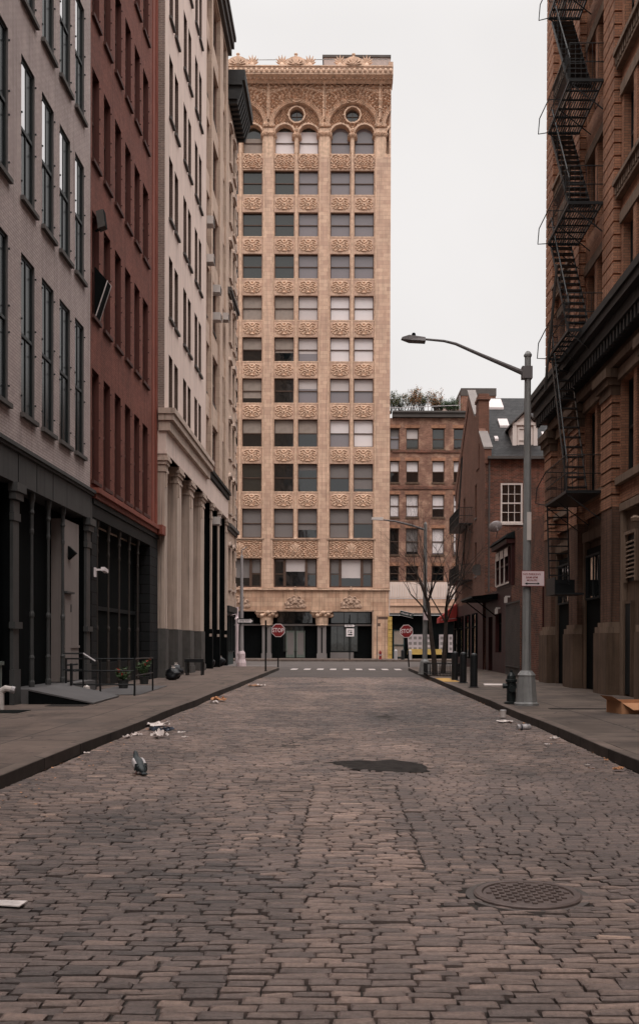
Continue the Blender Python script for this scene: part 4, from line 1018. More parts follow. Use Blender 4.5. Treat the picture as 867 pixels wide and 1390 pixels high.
# south wall faces the camera: local plane x=LH, spanning local y 0..9
m = MB()
def south(mat, name, y0, y1, z0, z1, holes):
    mb = MB(); ys = sorted({y0, y1, *[h[0] for h in holes], *[h[1] for h in holes]}); zs_ = sorted({z0, z1, *[h[2] for h in holes], *[h[3] for h in holes]})
    for i in range(len(ys) - 1):
        for j in range(len(zs_) - 1):
            yc, zc = (ys[i] + ys[i + 1]) / 2, (zs_[j] + zs_[j + 1]) / 2
            if not any(h[0] < yc < h[1] and h[2] < zc < h[3] for h in holes):
                mb.quad((LS, ys[i], zs_[j]), (LS, ys[i + 1], zs_[j]), (LS, ys[i + 1], zs_[j + 1]), (LS, ys[i], zs_[j + 1]))
    for a, b, c, d in holes:
        x = LH - .14
        mb.quad((LS, a, c), (LS, a, d), (x, a, d), (x, a, c)); mb.quad((LS, b, c), (x, b, c), (x, b, d), (LS, b, d)); mb.quad((LS, a, c), (x, a, c), (x, b, c), (LS, b, c)); mb.quad((LS, a, d), (LS, b, d), (x, b, d), (x, a, d))
    return obj(name, mb, mat, H)
def hy(px): return (px - 467) * 49.7 / F - 7
def hz(py): return 1.5 + (872 - py) * 49.7 / F - .15
wy0, wy1, wz0, wz1 = hy(678.3), hy(708), hz(709.5), hz(655.5)
south('housebrick', 'rear_wall', .0, 9.5, 0, EV, [(wy0, wy1, wz0, wz1)])
obj('side_wall', MB().box(0, LH - .01, 9.49, 9.6, 0, EV), 'housebrick', H)
# white sash window (frame built in the plane x)
def xwin(par, x, y0, y1, z0, z1, gx, gz, fm='wtrim', t=.09, name='sash_window'):
    m = MB(); a, b = x - .06, x + .03
    m.box(a, b, y0, y0 + t, z0, z1).box(a, b, y1 - t, y1, z0, z1).box(a, b, y0 + t, y1 - t, z0, z0 + t).box(a, b, y0 + t, y1 - t, z1 - t, z1)
    zm = (z0 + z1) / 2; m.box(a + .01, b - .01, y0 + t, y1 - t, zm - .035, zm + .035)
    for k in range(1, gx):
        yy = y0 + t + (y1 - y0 - 2 * t) * k / gx; m.box(a + .02, b - .025, yy - .014, yy + .014, z0 + t, z1 - t)
    for k in range(1, gz):
        if k * 2 != gz:
            zz = z0 + t + (z1 - z0 - 2 * t) * k / gz; m.box(a + .022, b - .027, y0 + t, y1 - t, zz - .014, zz + .014)
    w_ = obj(name, m, fm, par); obj('pane', MB().box(a - .02, a - .002, y0 + .01, y1 - .01, z0 + .01, z1 - .01), 'gdark', w_)
    return w_
w_ = xwin(H, LH - .02, wy0, wy1, wz0, wz1, 3, 4, t=.08)
obj('sill', MB().box(LH - .1, LH + .07, wy0 - .05, wy1 + .05, wz0 - .09, wz0 - .002), 'wtrim', w_)
# roof
m = MB(); ov = .25; th = .12
def rp_(x, up=0): # roof height over local x
    return RG - abs(x - LH / 2) * (RG - EV) / (LH / 2) + up
for y0_, y1_ in ((.30, 9.9),):
    m.add([(LH + ov, y0_, rp_(LH + ov)), (LH + ov, y1_, rp_(LH + ov)), (LH / 2, y1_, RG), (LH / 2, y0_, RG), (LH + ov, y0_, rp_(LH + ov, th)), (LH + ov, y1_, rp_(LH + ov, th)), (LH / 2, y1_, RG + th), (LH / 2, y0_, RG + th)],
          [(0, 3, 2, 1), (4, 5, 6, 7), (0, 1, 5, 4), (1, 2, 6, 5), (2, 3, 7, 6), (3, 0, 4, 7)])
    m.add([(-ov, y1_, rp_(-ov)), (-ov, y0_, rp_(-ov)), (LH / 2, y0_, RG), (LH / 2, y1_, RG), (-ov, y1_, rp_(-ov, th)), (-ov, y0_, rp_(-ov, th)), (LH / 2, y0_, RG + th), (LH / 2, y1_, RG + th)],
          [(0, 3, 2, 1), (4, 5, 6, 7), (0, 1, 5, 4), (1, 2, 6, 5), (2, 3, 7, 6), (3, 0, 4, 7)])
roof = obj('roof', m, 'slate', H, fix=True)
# slate texture follows the slope: object coords (x+y , z) -> fine for a slope facing x
obj('parapet', MB().add([(0, -.03, EV), (LH + .1, -.03, EV - .3), (LH + .1, .29, EV - .3), (0, .29, EV), (-.1, -.03, EV + .3), (LH + .1, -.03, EV + .45), (LH + .1, .29, EV + .45), (-.1, .29, EV + .3)], [(0, 3, 2, 1)]) if False else
    MB().prism([(LH + .1, EV - .35), (LH + .1, EV + .35), (LH / 2, RG + .45), (-.1, EV + .35), (-.1, EV - .35), (LH / 2, RG - .3)], -.04, .295), 'gablebrick', H, fix=True)
cop_a = MB().hexa([(LH + .14, -.1, EV + .36), (LH + .14, .36, EV + .36), (LH - 1.7, .36, EV + .36 + 1.18), (LH - 1.7, -.1, EV + .36 + 1.18), (LH + .14, -.1, EV + .46), (LH + .14, .36, EV + .46), (LH - 1.7, .36, EV + .46 + 1.18), (LH - 1.7, -.1, EV + .46 + 1.18)])
cop_b = MB().hexa([(LH / 2 + 3.0, -.1, RG + .46 - 2.05), (LH / 2 + 3.0, .36, RG + .46 - 2.05), (LH / 2, .36, RG + .46), (LH / 2, -.1, RG + .46), (LH / 2 + 3.0, -.1, RG + .58 - 2.05), (LH / 2 + 3.0, .36, RG + .58 - 2.05), (LH / 2, .36, RG + .58), (LH / 2, -.1, RG + .58)])
obj('coping', cop_a, 'cop', H, fix=True); obj('coping', cop_b, 'cop', H, fix=True)
ch = obj('chimney', MB().box(9.9, 10.95, -.05, .5, EV - .2, 14.0).box(9.82, 11.03, -.11, .56, 14.002, 14.14).box(9.9, 10.95, -.05, .5, 14.142, 14.32), 'gablebrick', H)
obj('gutter', MB().box(LH + .1, LH + .34, .1, 9.9, EV - .16, EV - .03), 'sill', H)
obj('downpipe', MB().tube([(LH + .12, .22, EV - .1), (LH + .08, .2, EV - .5), (LH + .08, .2, 3.9)], .045, 6), 'sill', H)
# dormer
dy0, dy1 = 1.52, 2.78
def ddz(py, Y=50.7): return 1.5 + (872 - py) * Y / F - .15
dx = 62.8 - 50.7; dzb, dze, dzt = ddz(612) - .2, ddz(577), ddz(560)
dm = (dy0 + dy1) / 2
dor = obj('dormer', MB().add([(dx, dy0, dzb - .3), (dx, dy1, dzb - .3), (dx, dy1, dze), (dx, dm, dzt), (dx, dy0, dze), (dx - 4, dy0, dzb - .3), (dx - 4, dy1, dzb - .3), (dx - 4, dy1, dze), (dx - 4, dm, dzt), (dx - 4, dy0, dze)],
    [(0, 1, 2, 3, 4), (9, 8, 7, 6, 5), (0, 4, 9, 5), (1, 6, 7, 2), (4, 3, 8, 9), (3, 2, 7, 8), (0, 5, 6, 1)]), 'wtrim', H, fix=True)
obj('dormer_roof', MB().add([(dx + .2, dy0 - .15, dze - .06), (dx + .2, dm, dzt + .05), (dx - 4, dm, dzt + .05), (dx - 4, dy0 - .15, dze - .06), (dx + .2, dy0 - .15, dze + .02), (dx + .2, dm, dzt + .13), (dx - 4, dm, dzt + .13), (dx - 4, dy0 - .15, dze + .02)], [(0, 3, 2, 1), (4, 5, 6, 7), (0, 1, 5, 4), (1, 2, 6, 5), (2, 3, 7, 6), (3, 0, 4, 7)])
    .add([(dx + .2, dy1 + .15, dze - .06), (dx + .2, dm, dzt + .05), (dx - 4, dm, dzt + .05), (dx - 4, dy1 + .15, dze - .06), (dx + .2, dy1 + .15, dze + .02), (dx + .2, dm, dzt + .13), (dx - 4, dm, dzt + .13), (dx - 4, dy1 + .15, dze + .02)], [(0, 1, 2, 3), (7, 6, 5, 4), (4, 5, 1, 0), (5, 6, 2, 1), (6, 7, 3, 2), (7, 4, 0, 3)]), 'sill', dor, fix=True)
xwin(dor, dx + .02, dm - .36, dm + .36, dzb + .15, dze - .12, 2, 2, t=.06, name='dormer_window')
obj('dormer_pilaster', MB().box(dx + .002, dx + .08, dy0, dy0 + .2, dzb - .1, dze).box(dx + .002, dx + .08, dy1 - .2, dy1, dzb - .1, dze).box(dx + .002, dx + .1, dy0 - .02, dy1 + .02, dze, dze + .14).box(dx, dx + .14, dy0, dy1, dzb - .1, dzb + .0), 'wtrim', dor)
# skylights lying on the slope
def sky_l(x0, x1, y0, y1):
    return MB().hexa([(x0, y0, rp_(x0, th)), (x1, y0, rp_(x1, th)), (x1, y1, rp_(x1, th)), (x0, y1, rp_(x0, th)), (x0, y0, rp_(x0, th + .12)), (x1, y0, rp_(x1, th + .12)), (x1, y1, rp_(x1, th + .12)), (x0, y1, rp_(x0, th + .12))])
for x0_, x1_, ya, yb in ((6.9, 8.0, hy(657) + .7, hy(677) + 1.0), (9.4, 10.2, hy(681) + .3, hy(692) + .4), (11.4, 11.7, hy(676), hy(681)), (10.9, 11.9, hy(731) + .5, hy(739) + .6)):
    s_ = obj('skylight', sky_l(x0_, x1_, ya, yb), 'blight', roof); 
# satellite dishes
dish = empty('satellite_dish', (7.55, 49.0, 6.75), 0, 'large pale satellite dish bracketed on the dark rear wall of the slate roofed house', 'satellite dish', 'satellite dishes')
m = MB(); nr = 8
for i in range(nr + 1):
    r = .36 * i / nr
    for k in range(20):
        a = 2 * PI * k / 20; p = Vector((r * math.cos(a), .0, r * math.sin(a) * .8)); m.v.append((p.x, .35 * r * r * 2 , p.z))
for i in range(nr):
    for k in range(20): m.f.append((i * 20 + k, i * 20 + (k + 1) % 20, (i + 1) * 20 + (k + 1) % 20, (i + 1) * 20 + k))
me = m.mesh('dish', 'silver', True)
md = link('dish', me, dish, (-.1, 0, .45), (R(25), R(-15), R(10)))
sol = md.modifiers.new('t', 'SOLIDIFY'); sol.thickness = .012
obj('mount', MB().bar((0, .65, 0), (0, .1, .3), .04).bar((0, .1, .3), (-.1, .05, .42), .05).tube([(-.15, -.05, .2), (-.15, -.42, .42)], .015, 5).box(-.2, -.1, -.5, -.4, .38, .48), 'silver', dish)
d2 = empty('round_wall_fitting', (7.2, 51.3, 5.25), 0, 'small round pale dish low on the street corner of the slate roofed house', 'satellite dish', 'satellite dishes')
obj('dish', MB().tube([(-.35, -.12, 0), (-.35, -.06, 0)], [.3, .26], 14), 'sill', d2); obj('mount', MB().bar((-.35, -.05, 0), (-.2, .3, 0), .04), 'silver', d2)
# iron balconies on the street side
def balcony(par, x0, x1, z, proj, name='fire_balcony'):
    m = MB().box(x0, x1, -proj, -.02, z, z + .05)
    for zz in (.45, .9): m.bar((x0, -proj, z + zz), (x1, -proj, z + zz), .03).bar((x0, -proj, z + zz), (x0, 0, z + zz), .03).bar((x1, -proj, z + zz), (x1, 0, z + zz), .03)
    x = x0
    while x <= x1 + .01: m.bar((x, -proj, z), (x, -proj, z + .9), .018); x += .14
    for k in range(7):
        for xx in (x0, x1): m.bar((xx, -proj * k / 7, z), (xx, -proj * k / 7, z + .9), .018)
    for xx in (x0, x1): m.bar((xx, -proj, z), (xx, -.02, z - .5), .03)
    return obj(name, m, 'biron', par)
balcony(H, 3.4, 8.4, 7.85, .75); balcony(H, 3.4, 8.4, 4.75, .75)
obj('fire_ladder', MB().bar((4.6, -.6, 4.8), (7.6, -.6, 7.85), .06).bar((4.6, -.25, 4.8), (7.6, -.25, 7.85), .06).bar((4.4, -.4, 7.9), (4.4, -.15, 12.2), .05).bar((4.8, -.4, 7.9), (4.8, -.15, 12.2), .05), 'biron', H)
obj('ground_floor_front', MB().box(0.02, LH - .02, -.08, -.005, 0, 3.55), 'dred', H)
for a in (1.0, 3.5, 6.5, 9.5): window(H, a, .5, 1.6, 2.4, 0, 'black', 'gdark', .7, 1, y0=-.11)
# red awning at the corner
aw = empty('red_awning', (6.9, 62.2, 2.9), ER, 'red canvas awning jutting over the sidewalk at the far right corner', 'awning')
obj('canvas', MB().prismx([(-1.1, .1), (-1.12, -.2), (-1.08, -.2), (-.02, -.05), (0, 1.0)], -.1, 1.4), 'redaw', aw, fix=True)
obj('frame', MB().bar((-.1, -1.0, -.02), (-.1, 0, .1), .03).bar((1.4, -1.0, -.02), (1.4, 0, .1), .03), 'silver', aw)

# ---- low red-fronted building between house and big brick block, Y 35.3 .. 49.6
K0 = 49.64
K = empty('maroon_low_building', (7.05, K0, .15), ER, 'low dark maroon building with projecting three light red bay window and black canopy', 'building')
holes = [(1.0, 2.3, .0, 2.6), (3.2, 5.0, .9, 2.7), (9.2, 10.4, .0, 2.5), (11.3, 13.0, .9, 2.6)]
wall(K, 14.3, 3.75, holes, .25, 7, 'dred', 0, 0)
for a, b, c, d in holes: window(K, a, c + .02, b - a, d - c - .02, .25, 'black', 'gdark', .75, 1)
obj('brick_end', MB().box(7.8, 14.28, -.03, -.004, 0, 3.74), 'housebrick', K)
obj('upper_wall', MB().box(3.2, 14.28, .12, 7, 3.76, 6.0), 'housebrick', K)
bw = obj('bay_window', MB().box(3.6, 7.7, -.02, .115, 3.76, 5.75), 'dred', K)
obj('bay_roof', MB().hexa([(3.4, -.35, 5.76), (7.85, -.35, 5.76), (7.85, .11, 5.76), (3.4, .11, 5.76), (3.5, -.2, 5.95), (7.75, -.2, 5.95), (7.75, .11, 6.08), (3.5, .11, 6.08)]), 'black', bw)
obj('bay_cornice', MB().box(3.45, 7.8, -.25, .11, 5.55, 5.74), 'dred', bw)
for k in range(3):
    x = 4.05 + k * 1.22
    w_ = window(bw, x, 3.95, .95, 1.5, .0, 'dred', 'gdark', .5, 0, y0=-.03, sill='wtrim', sp=.06, sh=.07)
    obj('casing', MB().box(x - .09, x - .01, -.14, -.03, 3.92, 5.2).box(x + .02, x + .9, -.14, -.125, 5.05, 5.4), 'wtrim', bw)
cp = obj('canopy', MB().hexa([(-.3, -1.15, 3.35), (3.9, -1.15, 3.35), (3.9, -.01, 3.35), (-.3, -.01, 3.35), (-.35, -1.2, 3.48), (3.95, -1.2, 3.48), (3.95, -.01, 3.62), (-.35, -.01, 3.62)]), 'black', K)
obj('canopy_rim', MB().box(-.37, 3.97, -1.225, -1.2, 3.42, 3.5), 'sill', cp)
for x in (.2, 3.4): obj('canopy_brace', MB().bar((x, -1.0, 3.36), (x, -.02, 2.6), .05), 'black', cp)
for x, z in ((4.6, 2.95), (7.2, 3.35)):
    l_ = obj('wall_light', MB().box(x, x + .12, -.2, -.005, z - .06, z).box(x - .02, x + .14, -.24, -.12, z - .3, z - .062), 'ac', K)
obj('fence_panel', MB().box(8.3, 11.5, -.3, -.26, .2, 2.8), 'housebrick', K)
m = MB()
for k in range(17): m.bar((8.3 + k * .2, -.34, .05), (8.3 + k * .2, -.34, 3.0), .025)
obj('fence_bars', m.bar((8.3, -.34, 2.95), (11.5, -.34, 2.95), .04).bar((8.3, -.34, .4), (11.5, -.34, .4), .04), 'sill', K)

# ================================================================== BIG BRICK BLOCK on the right, Y -20 .. 34.6
G0 = 34.6
G = empty('orange_brick_loft_building', (7.15, G0, .15), ER, 'massive orange brown brick loft building with banded piers and black cornice on the right', 'building')
GL = 54.6
pY = [34.6 - 3.8 * k for k in range(14)]      # far edges of the piers
rowsU = [(10.1, 12.35), (13.45, 15.65), (16.8, 19.0), (20.15, 22.35), (23.4, 25.4)]
holes = []
for k, y in enumerate(pY):
    x0 = G0 - y + 1.1
    for (c, d) in rowsU: holes += [(x0 + .2, x0 + 1.15, c - Z0, d - Z0), (x0 + 1.5, x0 + 2.45, c - Z0, d - Z0)]
    holes += [(x0 + .12, x0 + 1.2, 5.8 - Z0, 8.3 - Z0), (x0 + 1.45, x0 + 2.58, 5.8 - Z0, 8.3 - Z0)]
wall(G, GL, 22, holes, .26, 14, 'obrick', 0, 5.0)
wall(G, GL, 5.0, [], .34, 14, 'ostone', 0, 0, name='ground_floor_wall', y0=.1)
for k, y in enumerate(pY):
    if k > 6: continue
    x0 = G0 - y + 1.1
    for j, (c, d) in enumerate(rowsU):
        for q in (.2, 1.5): window(G, x0 + q, c - Z0, .95, d - c, .26, 'dkgreen', ('gdark', 'gdim')[(k * 2 + j) % 3 == 0], .5, 0, *(('bgrey', .45) if (k * 3 + j * 2 + int(q)) % 5 == 0 else (None, 0)))
        obj('lintel', MB().box(x0 + .05, x0 + 2.6, -.06, .2, d - Z0 + .01, d - Z0 + .3), 'ostone2', G)
        obj('window_mullion', MB().box(x0 + 1.18, x0 + 1.47, -.03, .25, c - Z0, d - Z0), 'obrick', G)
        if k != 1 and j < 4 and j > 0:
            m = MB().box(x0 + .02, x0 + 2.68, -.25, .2, c - Z0 - .12, c - Z0 - .01).box(x0 + .02, x0 + 2.68, -.16, .2, c - Z0 - .44, c - Z0 - .36).box(x0 + .03, x0 + 2.67, -.10, .2, c - Z0 - .355, c - Z0 - .125)
            for q in range(13): m.box(x0 + .06 + q * .2, x0 + .15 + q * .2, -.19, -.09, c - Z0 - .35, c - Z0 - .13)
            obj('sill_course', m, 'ostone2', G)
    for q, w in ((.12, 1.08), (1.45, 1.13)):
        window(G, x0 + q, 5.8 - Z0, w, 2.5, .26, 'dkgreen', 'gdark', .5, 1)
    obj('sill_course', MB().box(x0 + .02, x0 + 2.68, -.14, .3, 5.6 - Z0, 5.79 - Z0), 'ostone2', G)
    obj('lintel', MB().box(x0 + .02, x0 + 2.68, -.1, .3, 8.31 - Z0, 8.6 - Z0), 'ostone2', G)
def banded(par, a, b, z0, z1, y, blk=.34, gap=.05, mat='obrick'):
    m = MB().box(a + .07, b - .07, y + .07, .3, z0, z1); z = z0
    while z + blk <= z1 + .01: m.box(a, b, y, .25, z, z + blk - gap); z += blk
    return obj('pier', m, mat, par)
for k, y in enumerate(pY):
    a = G0 - y; b = a + 1.1
    if k > 7: continue
    p = banded(G, a, b, 10.1 - Z0, 26.8, -.2)
    banded(G, a, b, 4.9, 8.2 - Z0, -.22, .34, .05)
    obj('pier_capital', MB().box(a - .08, b + .08, -.34, .2, 8.2 - Z0 + .002, 8.38 - Z0).box(a - .16, b + .16, -.42, .2, 8.382 - Z0, 8.62 - Z0).box(a - .02, b + .02, -.26, .2, 7.95 - Z0, 8.199 - Z0), 'ostone', G)
    obj('pier_shaft', MB().box(a, b, -.2, .3, 1.9, 4.898), 'obrick2', G)
    obj('pier_base_moulding', MB().box(a - .05, b + .05, -.26, .3, 1.78, 1.898).box(a - .1, b + .1, -.33, .3, 1.62, 1.778), 'ostone2', G)
    obj('pier_plinth', MB().box(a - .12, b + .12, -.36, .3, 0, 1.618), 'ostone', G)
mcn = MB(); x = -.1
while x < 22: mcn.box(x, x + .12, -.5, -.379, 9.0 - Z0, 9.3 - Z0 - .01); x += .3
obj('main_cornice', mcn.box(-.2, GL, -.38, .4, 9.1 - Z0, 9.3 - Z0).box(-.35, GL, -.55, .4, 9.302 - Z0, 9.6 - Z0).box(-.5, GL, -.72, .4, 9.602 - Z0, 9.8 - Z0).box(-.55, GL, -.78, .4, 9.802 - Z0, 10.0 - Z0), 'ocorn', G)
obj('frieze', MB().box(-.05, GL, -.12, .3, 8.85 - Z0, 9.09 - Z0).box(-.08, GL, -.24, .3, 8.65 - Z0, 8.84 - Z0), 'ostone', G)
# ground floor openings
for k in range(7):
    x0 = G0 - pY[k] + 1.1
    if k == 2:
        obj('stone_surround', MB().box(x0 + .13, x0 + .35, -.02, .3, 0, 4.75).box(x0 + 2.2, x0 + 2.57, -.02, .3, 0, 4.75).box(x0 + .13, x0 + 2.57, -.05, .3, 4.752, 4.95), 'ostone2', G)
        d_ = obj('door', MB().box(x0 + .5, x0 + 1.0, .02, .09, .05, 2.35), 'dkiron', G)
        obj('door_frame', MB().box(x0 + .42, x0 + .5, -.0, .12, 0, 2.42).box(x0 + 1.0, x0 + 1.08, -.0, .12, 0, 2.42).box(x0 + .5, x0 + 1.0, 0, .12, 2.352, 2.42), 'ostone', d_)
        m = MB()
        for q in range(9): m.hexa([(x0 + .5, .02, 3.0 + q * .11), (x0 + 1.35, .02, 3.0 + q * .11), (x0 + 1.35, .09, 3.05 + q * .11), (x0 + .5, .09, 3.05 + q * .11), (x0 + .5, .02, 3.03 + q * .11), (x0 + 1.35, .02, 3.03 + q * .11), (x0 + 1.35, .09, 3.08 + q * .11), (x0 + .5, .09, 3.08 + q * .11)])
        obj('louvre', m.box(x0 + .42, x0 + .498, -.01, .1, 2.9, 4.1).box(x0 + 1.352, x0 + 1.43, -.01, .1, 2.9, 4.1).box(x0 + .42, x0 + 1.43, -.01, .1, 4.1, 4.18), 'ostone2', G)
        obj('louvre_back', MB().box(x0 + .5, x0 + 1.35, .091, .098, 2.92, 4.09), 'signblk', G)
        obj('wall_light', MB().bar((x0 + 2.1, .1, 4.3), (x0 + 2.1, -.2, 4.35), .04).lathe([(.1, -.08), (.12, 0), (.05, .06)], x0 + 2.1, -.2, 4.35, 10), 'ostone2', G)
    else:
        obj('doorway', MB().box(x0 + .35, x0 + 2.3, .0, .099, 0.02, 4.1), 'black', G)
        obj('door_surround', MB().box(x0 + .14, x0 + .34, -.08, .2, 0, 4.3).box(x0 + 2.31, x0 + 2.56, -.08, .2, 0, 4.3).box(x0 + .14, x0 + 2.56, -.1, .2, 4.302, 4.6), 'ostone', G)
        window(G, x0 + .5, 2.6, 1.6, 1.3, 0, 'dkiron', 'gdark', 0, 1, y0=-.01)
# fire escape
FE = empty('fire_escape', (7.15, G0, .15), ER, 'black iron fire escape with slatted platforms and stairs zigzagging down the orange brick front', 'fire escape')
def platform(z, x0, x1, proj, solid=False):
    m = MB(); z -= Z0
    m.bar((x0, -proj, z), (x1, -proj, z), .035, .08).bar((x0, -.22, z), (x1, -.22, z), .035, .08).bar((x0, -proj, z), (x0, -.22, z), .035, .08).bar((x1, -proj, z), (x1, -.22, z), .035, .08)
    if solid: m.box(x0, x1, -proj, -.22, z - .03, z + .02)
    else:
        y = -proj + .05
        while y < -.24: m.box(x0, x1, y, y + .024, z - .010, z + .025); y += .070
        for k in range(1, 6): xx = x0 + (x1 - x0) * k / 6; m.box(xx - .02, xx + .02, -proj, -.22, z - .05, z - .012)
    p = obj('platform', m, 'biron', FE)
    m = MB()
    for zz in (.5, 1.0): m.tube([(x0, -.2, z + zz), (x0, -proj - .0, z + zz), (x1, -proj, z + zz), (x1, -.2, z + zz)], .014, 5)
    n = int((x1 - x0) / .13)
    for k in range(n + 1):
        xx = x0 + (x1 - x0) * k / n; m.bar((xx, -proj, z), (xx, -proj, z + 1.0), .011)
    for k in range(1, 6):
        yy = -.2 - (proj - .2) * k / 6
        for xx in (x0, x1): m.bar((xx, yy, z), (xx, yy, z + 1.0), .011)
    # bowed end bar
    m.tube([(x0 - .02, -proj, z + 1.0), (x0 - .22, -proj - .22, z + .55), (x0 - .25, -proj - .25, z + .1), (x0, -proj, z + .02)], .016, 5)
    obj('railing', m, 'biron', p)
    for xx in (x0 + .05, x1 - .05, (x0 + x1) / 2): obj('bracket', MB().bar((xx, -proj + .02, z - .05), (xx, -.2, z - .75), .024), 'biron', p)
def stair(xa, za, xb, zb, y0, y1, n=14, rail=True):
    m = MB(); za -= Z0; zb -= Z0
    for y in (y0, y1): m.bar((xa, y, za), (xb, y, zb), .02, .11)
    for k in range(n):
        t = (k + .5) / n; x = xa + (xb - xa) * t; z = za + (zb - za) * t; m.box(x - .1, x + .1, y0, y1, z, z + .03)
    s_ = obj('stair', m, 'biron', FE)
    if rail:
        m = MB().tube([(xa, y0, za + .85), (xb, y0, zb + .85)], .02, 5)
        for k in range(0, n, 3): t = k / n; x = xa + (xb - xa) * t; z = za + (zb - za) * t; m.bar((x, y0, z), (x, y0, z + .85), .018)
        obj('handrail', m, 'biron', s_)
FX0, FX1 = G0 - 29.75, G0 - 26.95
for z in (9.97, 13.4, 16.7, 20.1, 23.5): platform(z, FX0, FX1, 1.12)
platform(5.6, FX0, FX1, 1.15, True)
for a, b in ((9.97, 13.4), (13.4, 16.7), (16.7, 20.1), (20.1, 23.5)): stair(FX1 - .5, a + .05, FX0 - .15, b, -1.0, -.4)
stair(FX1 - .6, 5.65, FX0 + .05, 9.97, -1.0, -.45)
# drop ladder
m = MB()
for x in (FX0 - .1,): 
    for y in (-1.05, -.45): m.bar((x + .2, y, 3.1), (x - .15, y, 5.45), .04)
for k in range(11): t = k / 10; m.bar((FX0 + .1 - .35 * t, -1.05, 3.15 + 2.2 * t), (FX0 + .1 - .35 * t, -.45, 3.15 + 2.2 * t), .035)
obj('drop_ladder', m, 'biron', FE)
obj('lower_landing', MB().box(FX0 - .1, FX0 + 1.1, -1.1, -.25, 2.75, 2.8).box(FX0 - .1, FX0 + 1.1, -1.1, -1.07, 2.8, 3.25).box(FX0 - .1, FX0 - .07, -1.1, -.25, 2.8, 3.25), 'biron', FE)
obj('counterweight_bar', MB().tube([(FX0 + .1, -1.2, 8.9), (FX0 + 1.7, -1.2, 12.0)], .04, 6), 'sill', FE)

# ================================================================== STREET FURNITURE
lp = empty('street_lamp', (3.92, 21.4, .15), 0, 'tall grey street lamp with tapered octagonal base and long curved arm, near right kerb', 'street lamp')
obj('base', MB().lathe([(.27, 0), (.27, .05), (.235, .08), (.19, .62), (.2, .66), (.13, .75)], 0, 0, 0, 8, PI / 8), 'lamp', lp)
obj('pole', MB().lathe([(.1, .6), (.088, 3.5), (.068, 7.5)], 0, 0, 0, 8, PI / 8).lathe([(.085, 7.5), (.09, 7.54), (.05, 7.6), (.02, 7.62)], 0, 0, 0, 8, PI / 8), 'lamp', lp)
obj('arm', MB().tube([(-.05, 0, 7.13), (-.45, 0, 7.30), (-1.0, 0, 7.53), (-1.55, 0, 7.77), (-1.8, 0, 7.83), (-2.25, 0, 7.87)], [.06, .05, .04, .033, .028, .024], 8).box(-.13, .09, -.09, .09, 7.02, 7.28), 'lampd', lp)
hd = obj('lamp_head', MB().hexa([(-2.2, -.12, 7.8), (-2.2, .12, 7.8), (-2.55, .13, 7.82), (-2.55, -.13, 7.82), (-2.2, -.08, 7.89), (-2.2, .08, 7.89), (-2.55, .11, 7.93), (-2.55, -.11, 7.93)])
    .hexa([(-2.55, -.13, 7.82), (-2.55, .13, 7.82), (-2.72, .05, 7.86), (-2.72, -.05, 7.86), (-2.55, -.11, 7.93), (-2.55, .11, 7.93), (-2.70, .05, 7.90), (-2.70, -.05, 7.90)]), 'lampd', lp, fix=True)
obj('photocell', MB().lathe([(.04, 0), (.045, .05), (.03, .08)], -2.45, 0, 7.92, 8), 'black', hd)
obj('sticker', MB().box(-.02, .07, -.108, -.1, 3.55, 4.15), 'ac', lp)
ps = empty('parking_sign', (4.02, 21.25, 2.72), 0, 'small pale parking regulation sign with red lettering strapped to the tall street lamp', 'sign')
obj('plate', MB().box(-.23, .24, -.012, 0, 0, .31), 'pink', ps)
obj('edge', MB().box(-.24, .25, -.008, .004, -.012, .322), 'red', ps)
for s_, z, sz in (('NO PARKING', .245, .062), ('8AM-6PM', .175, .062), ('MON-FRI', .115, .055)): text(s_, sz, 'red', ps, (-.02, -.014, z), (R(90), 0, 0))
obj('arrow', MB().box(-.13, .11, -.018, -.0125, .038, .056).prism([(-.17, .047), (-.12, .02), (-.12, .074)], -.018, -.0125).prism([(.15, .047), (.10, .074), (.10, .02)], -.018, -.0125), 'signblk', ps, fix=True)
obj('strap', MB().lathe([(.102, 0), (.102, .02)], -.1, .15, .05, 10).lathe([(.102, 0), (.102, .02)], -.1, .15, .25, 10).box(-.13, -.07, 0, .06, .04, .27), 'lamp', ps)

def px2(px, Y, z=.15):
    return (px - 467) * Y / F
l2 = empty('street_lamp', (px2(576.5, 42.4), 42.4, .15), 0, 'slender grey street lamp with short arm reaching over the road, beside bare tree', 'street lamp')
obj('base', MB().lathe([(.30, 0), (.28, .06), (.2, .55), (.11, .65)], 0, 0, 0, 8, PI / 8), 'lamp', l2)
obj('pole', MB().lathe([(.11, .5), (.085, 4), (.07, 6.4), (.02, 6.5)], 0, 0, 0, 8), 'lamp', l2)
obj('arm', MB().tube([(0, 0, 6.15), (-.6, 0, 6.35), (-1.3, 0, 6.52), (-2.0, 0, 6.6)], [.06, .05, .04, .03], 6), 'lampd', l2)
obj('lamp_head', MB().hexa([(-1.8, -.1, 6.55), (-1.8, .1, 6.55), (-2.3, .08, 6.58), (-2.3, -.08, 6.58), (-1.8, -.08, 6.68), (-1.8, .08, 6.68), (-2.28, .06, 6.68), (-2.28, -.06, 6.68)]), 'ac', l2, fix=True)
nt_ = empty('pole_notice', (px2(578.5, 42.2), 42.25, 2.45), 0, 'small pale notice fixed to the slender lamp post beside the bare tree', 'sign')
obj('plate', MB().box(-.13, .13, -.01, 0, 0, .34), 'pink', nt_); obj('bracket', MB().box(-.1, -.06, 0, .1, .05, .3), 'lamp', nt_)
l3 = empty('lamp_post', (px2(327.8, 55.2), 55.2, .15), 0, 'plain pale grey post with reddish wrapped foot at the far left corner', 'post')
obj('pole', MB().lathe([(.12, 0), (.1, 3), (.075, 6.1), (.02, 6.2)], 0, 0, 0, 10), 'silver', l3)
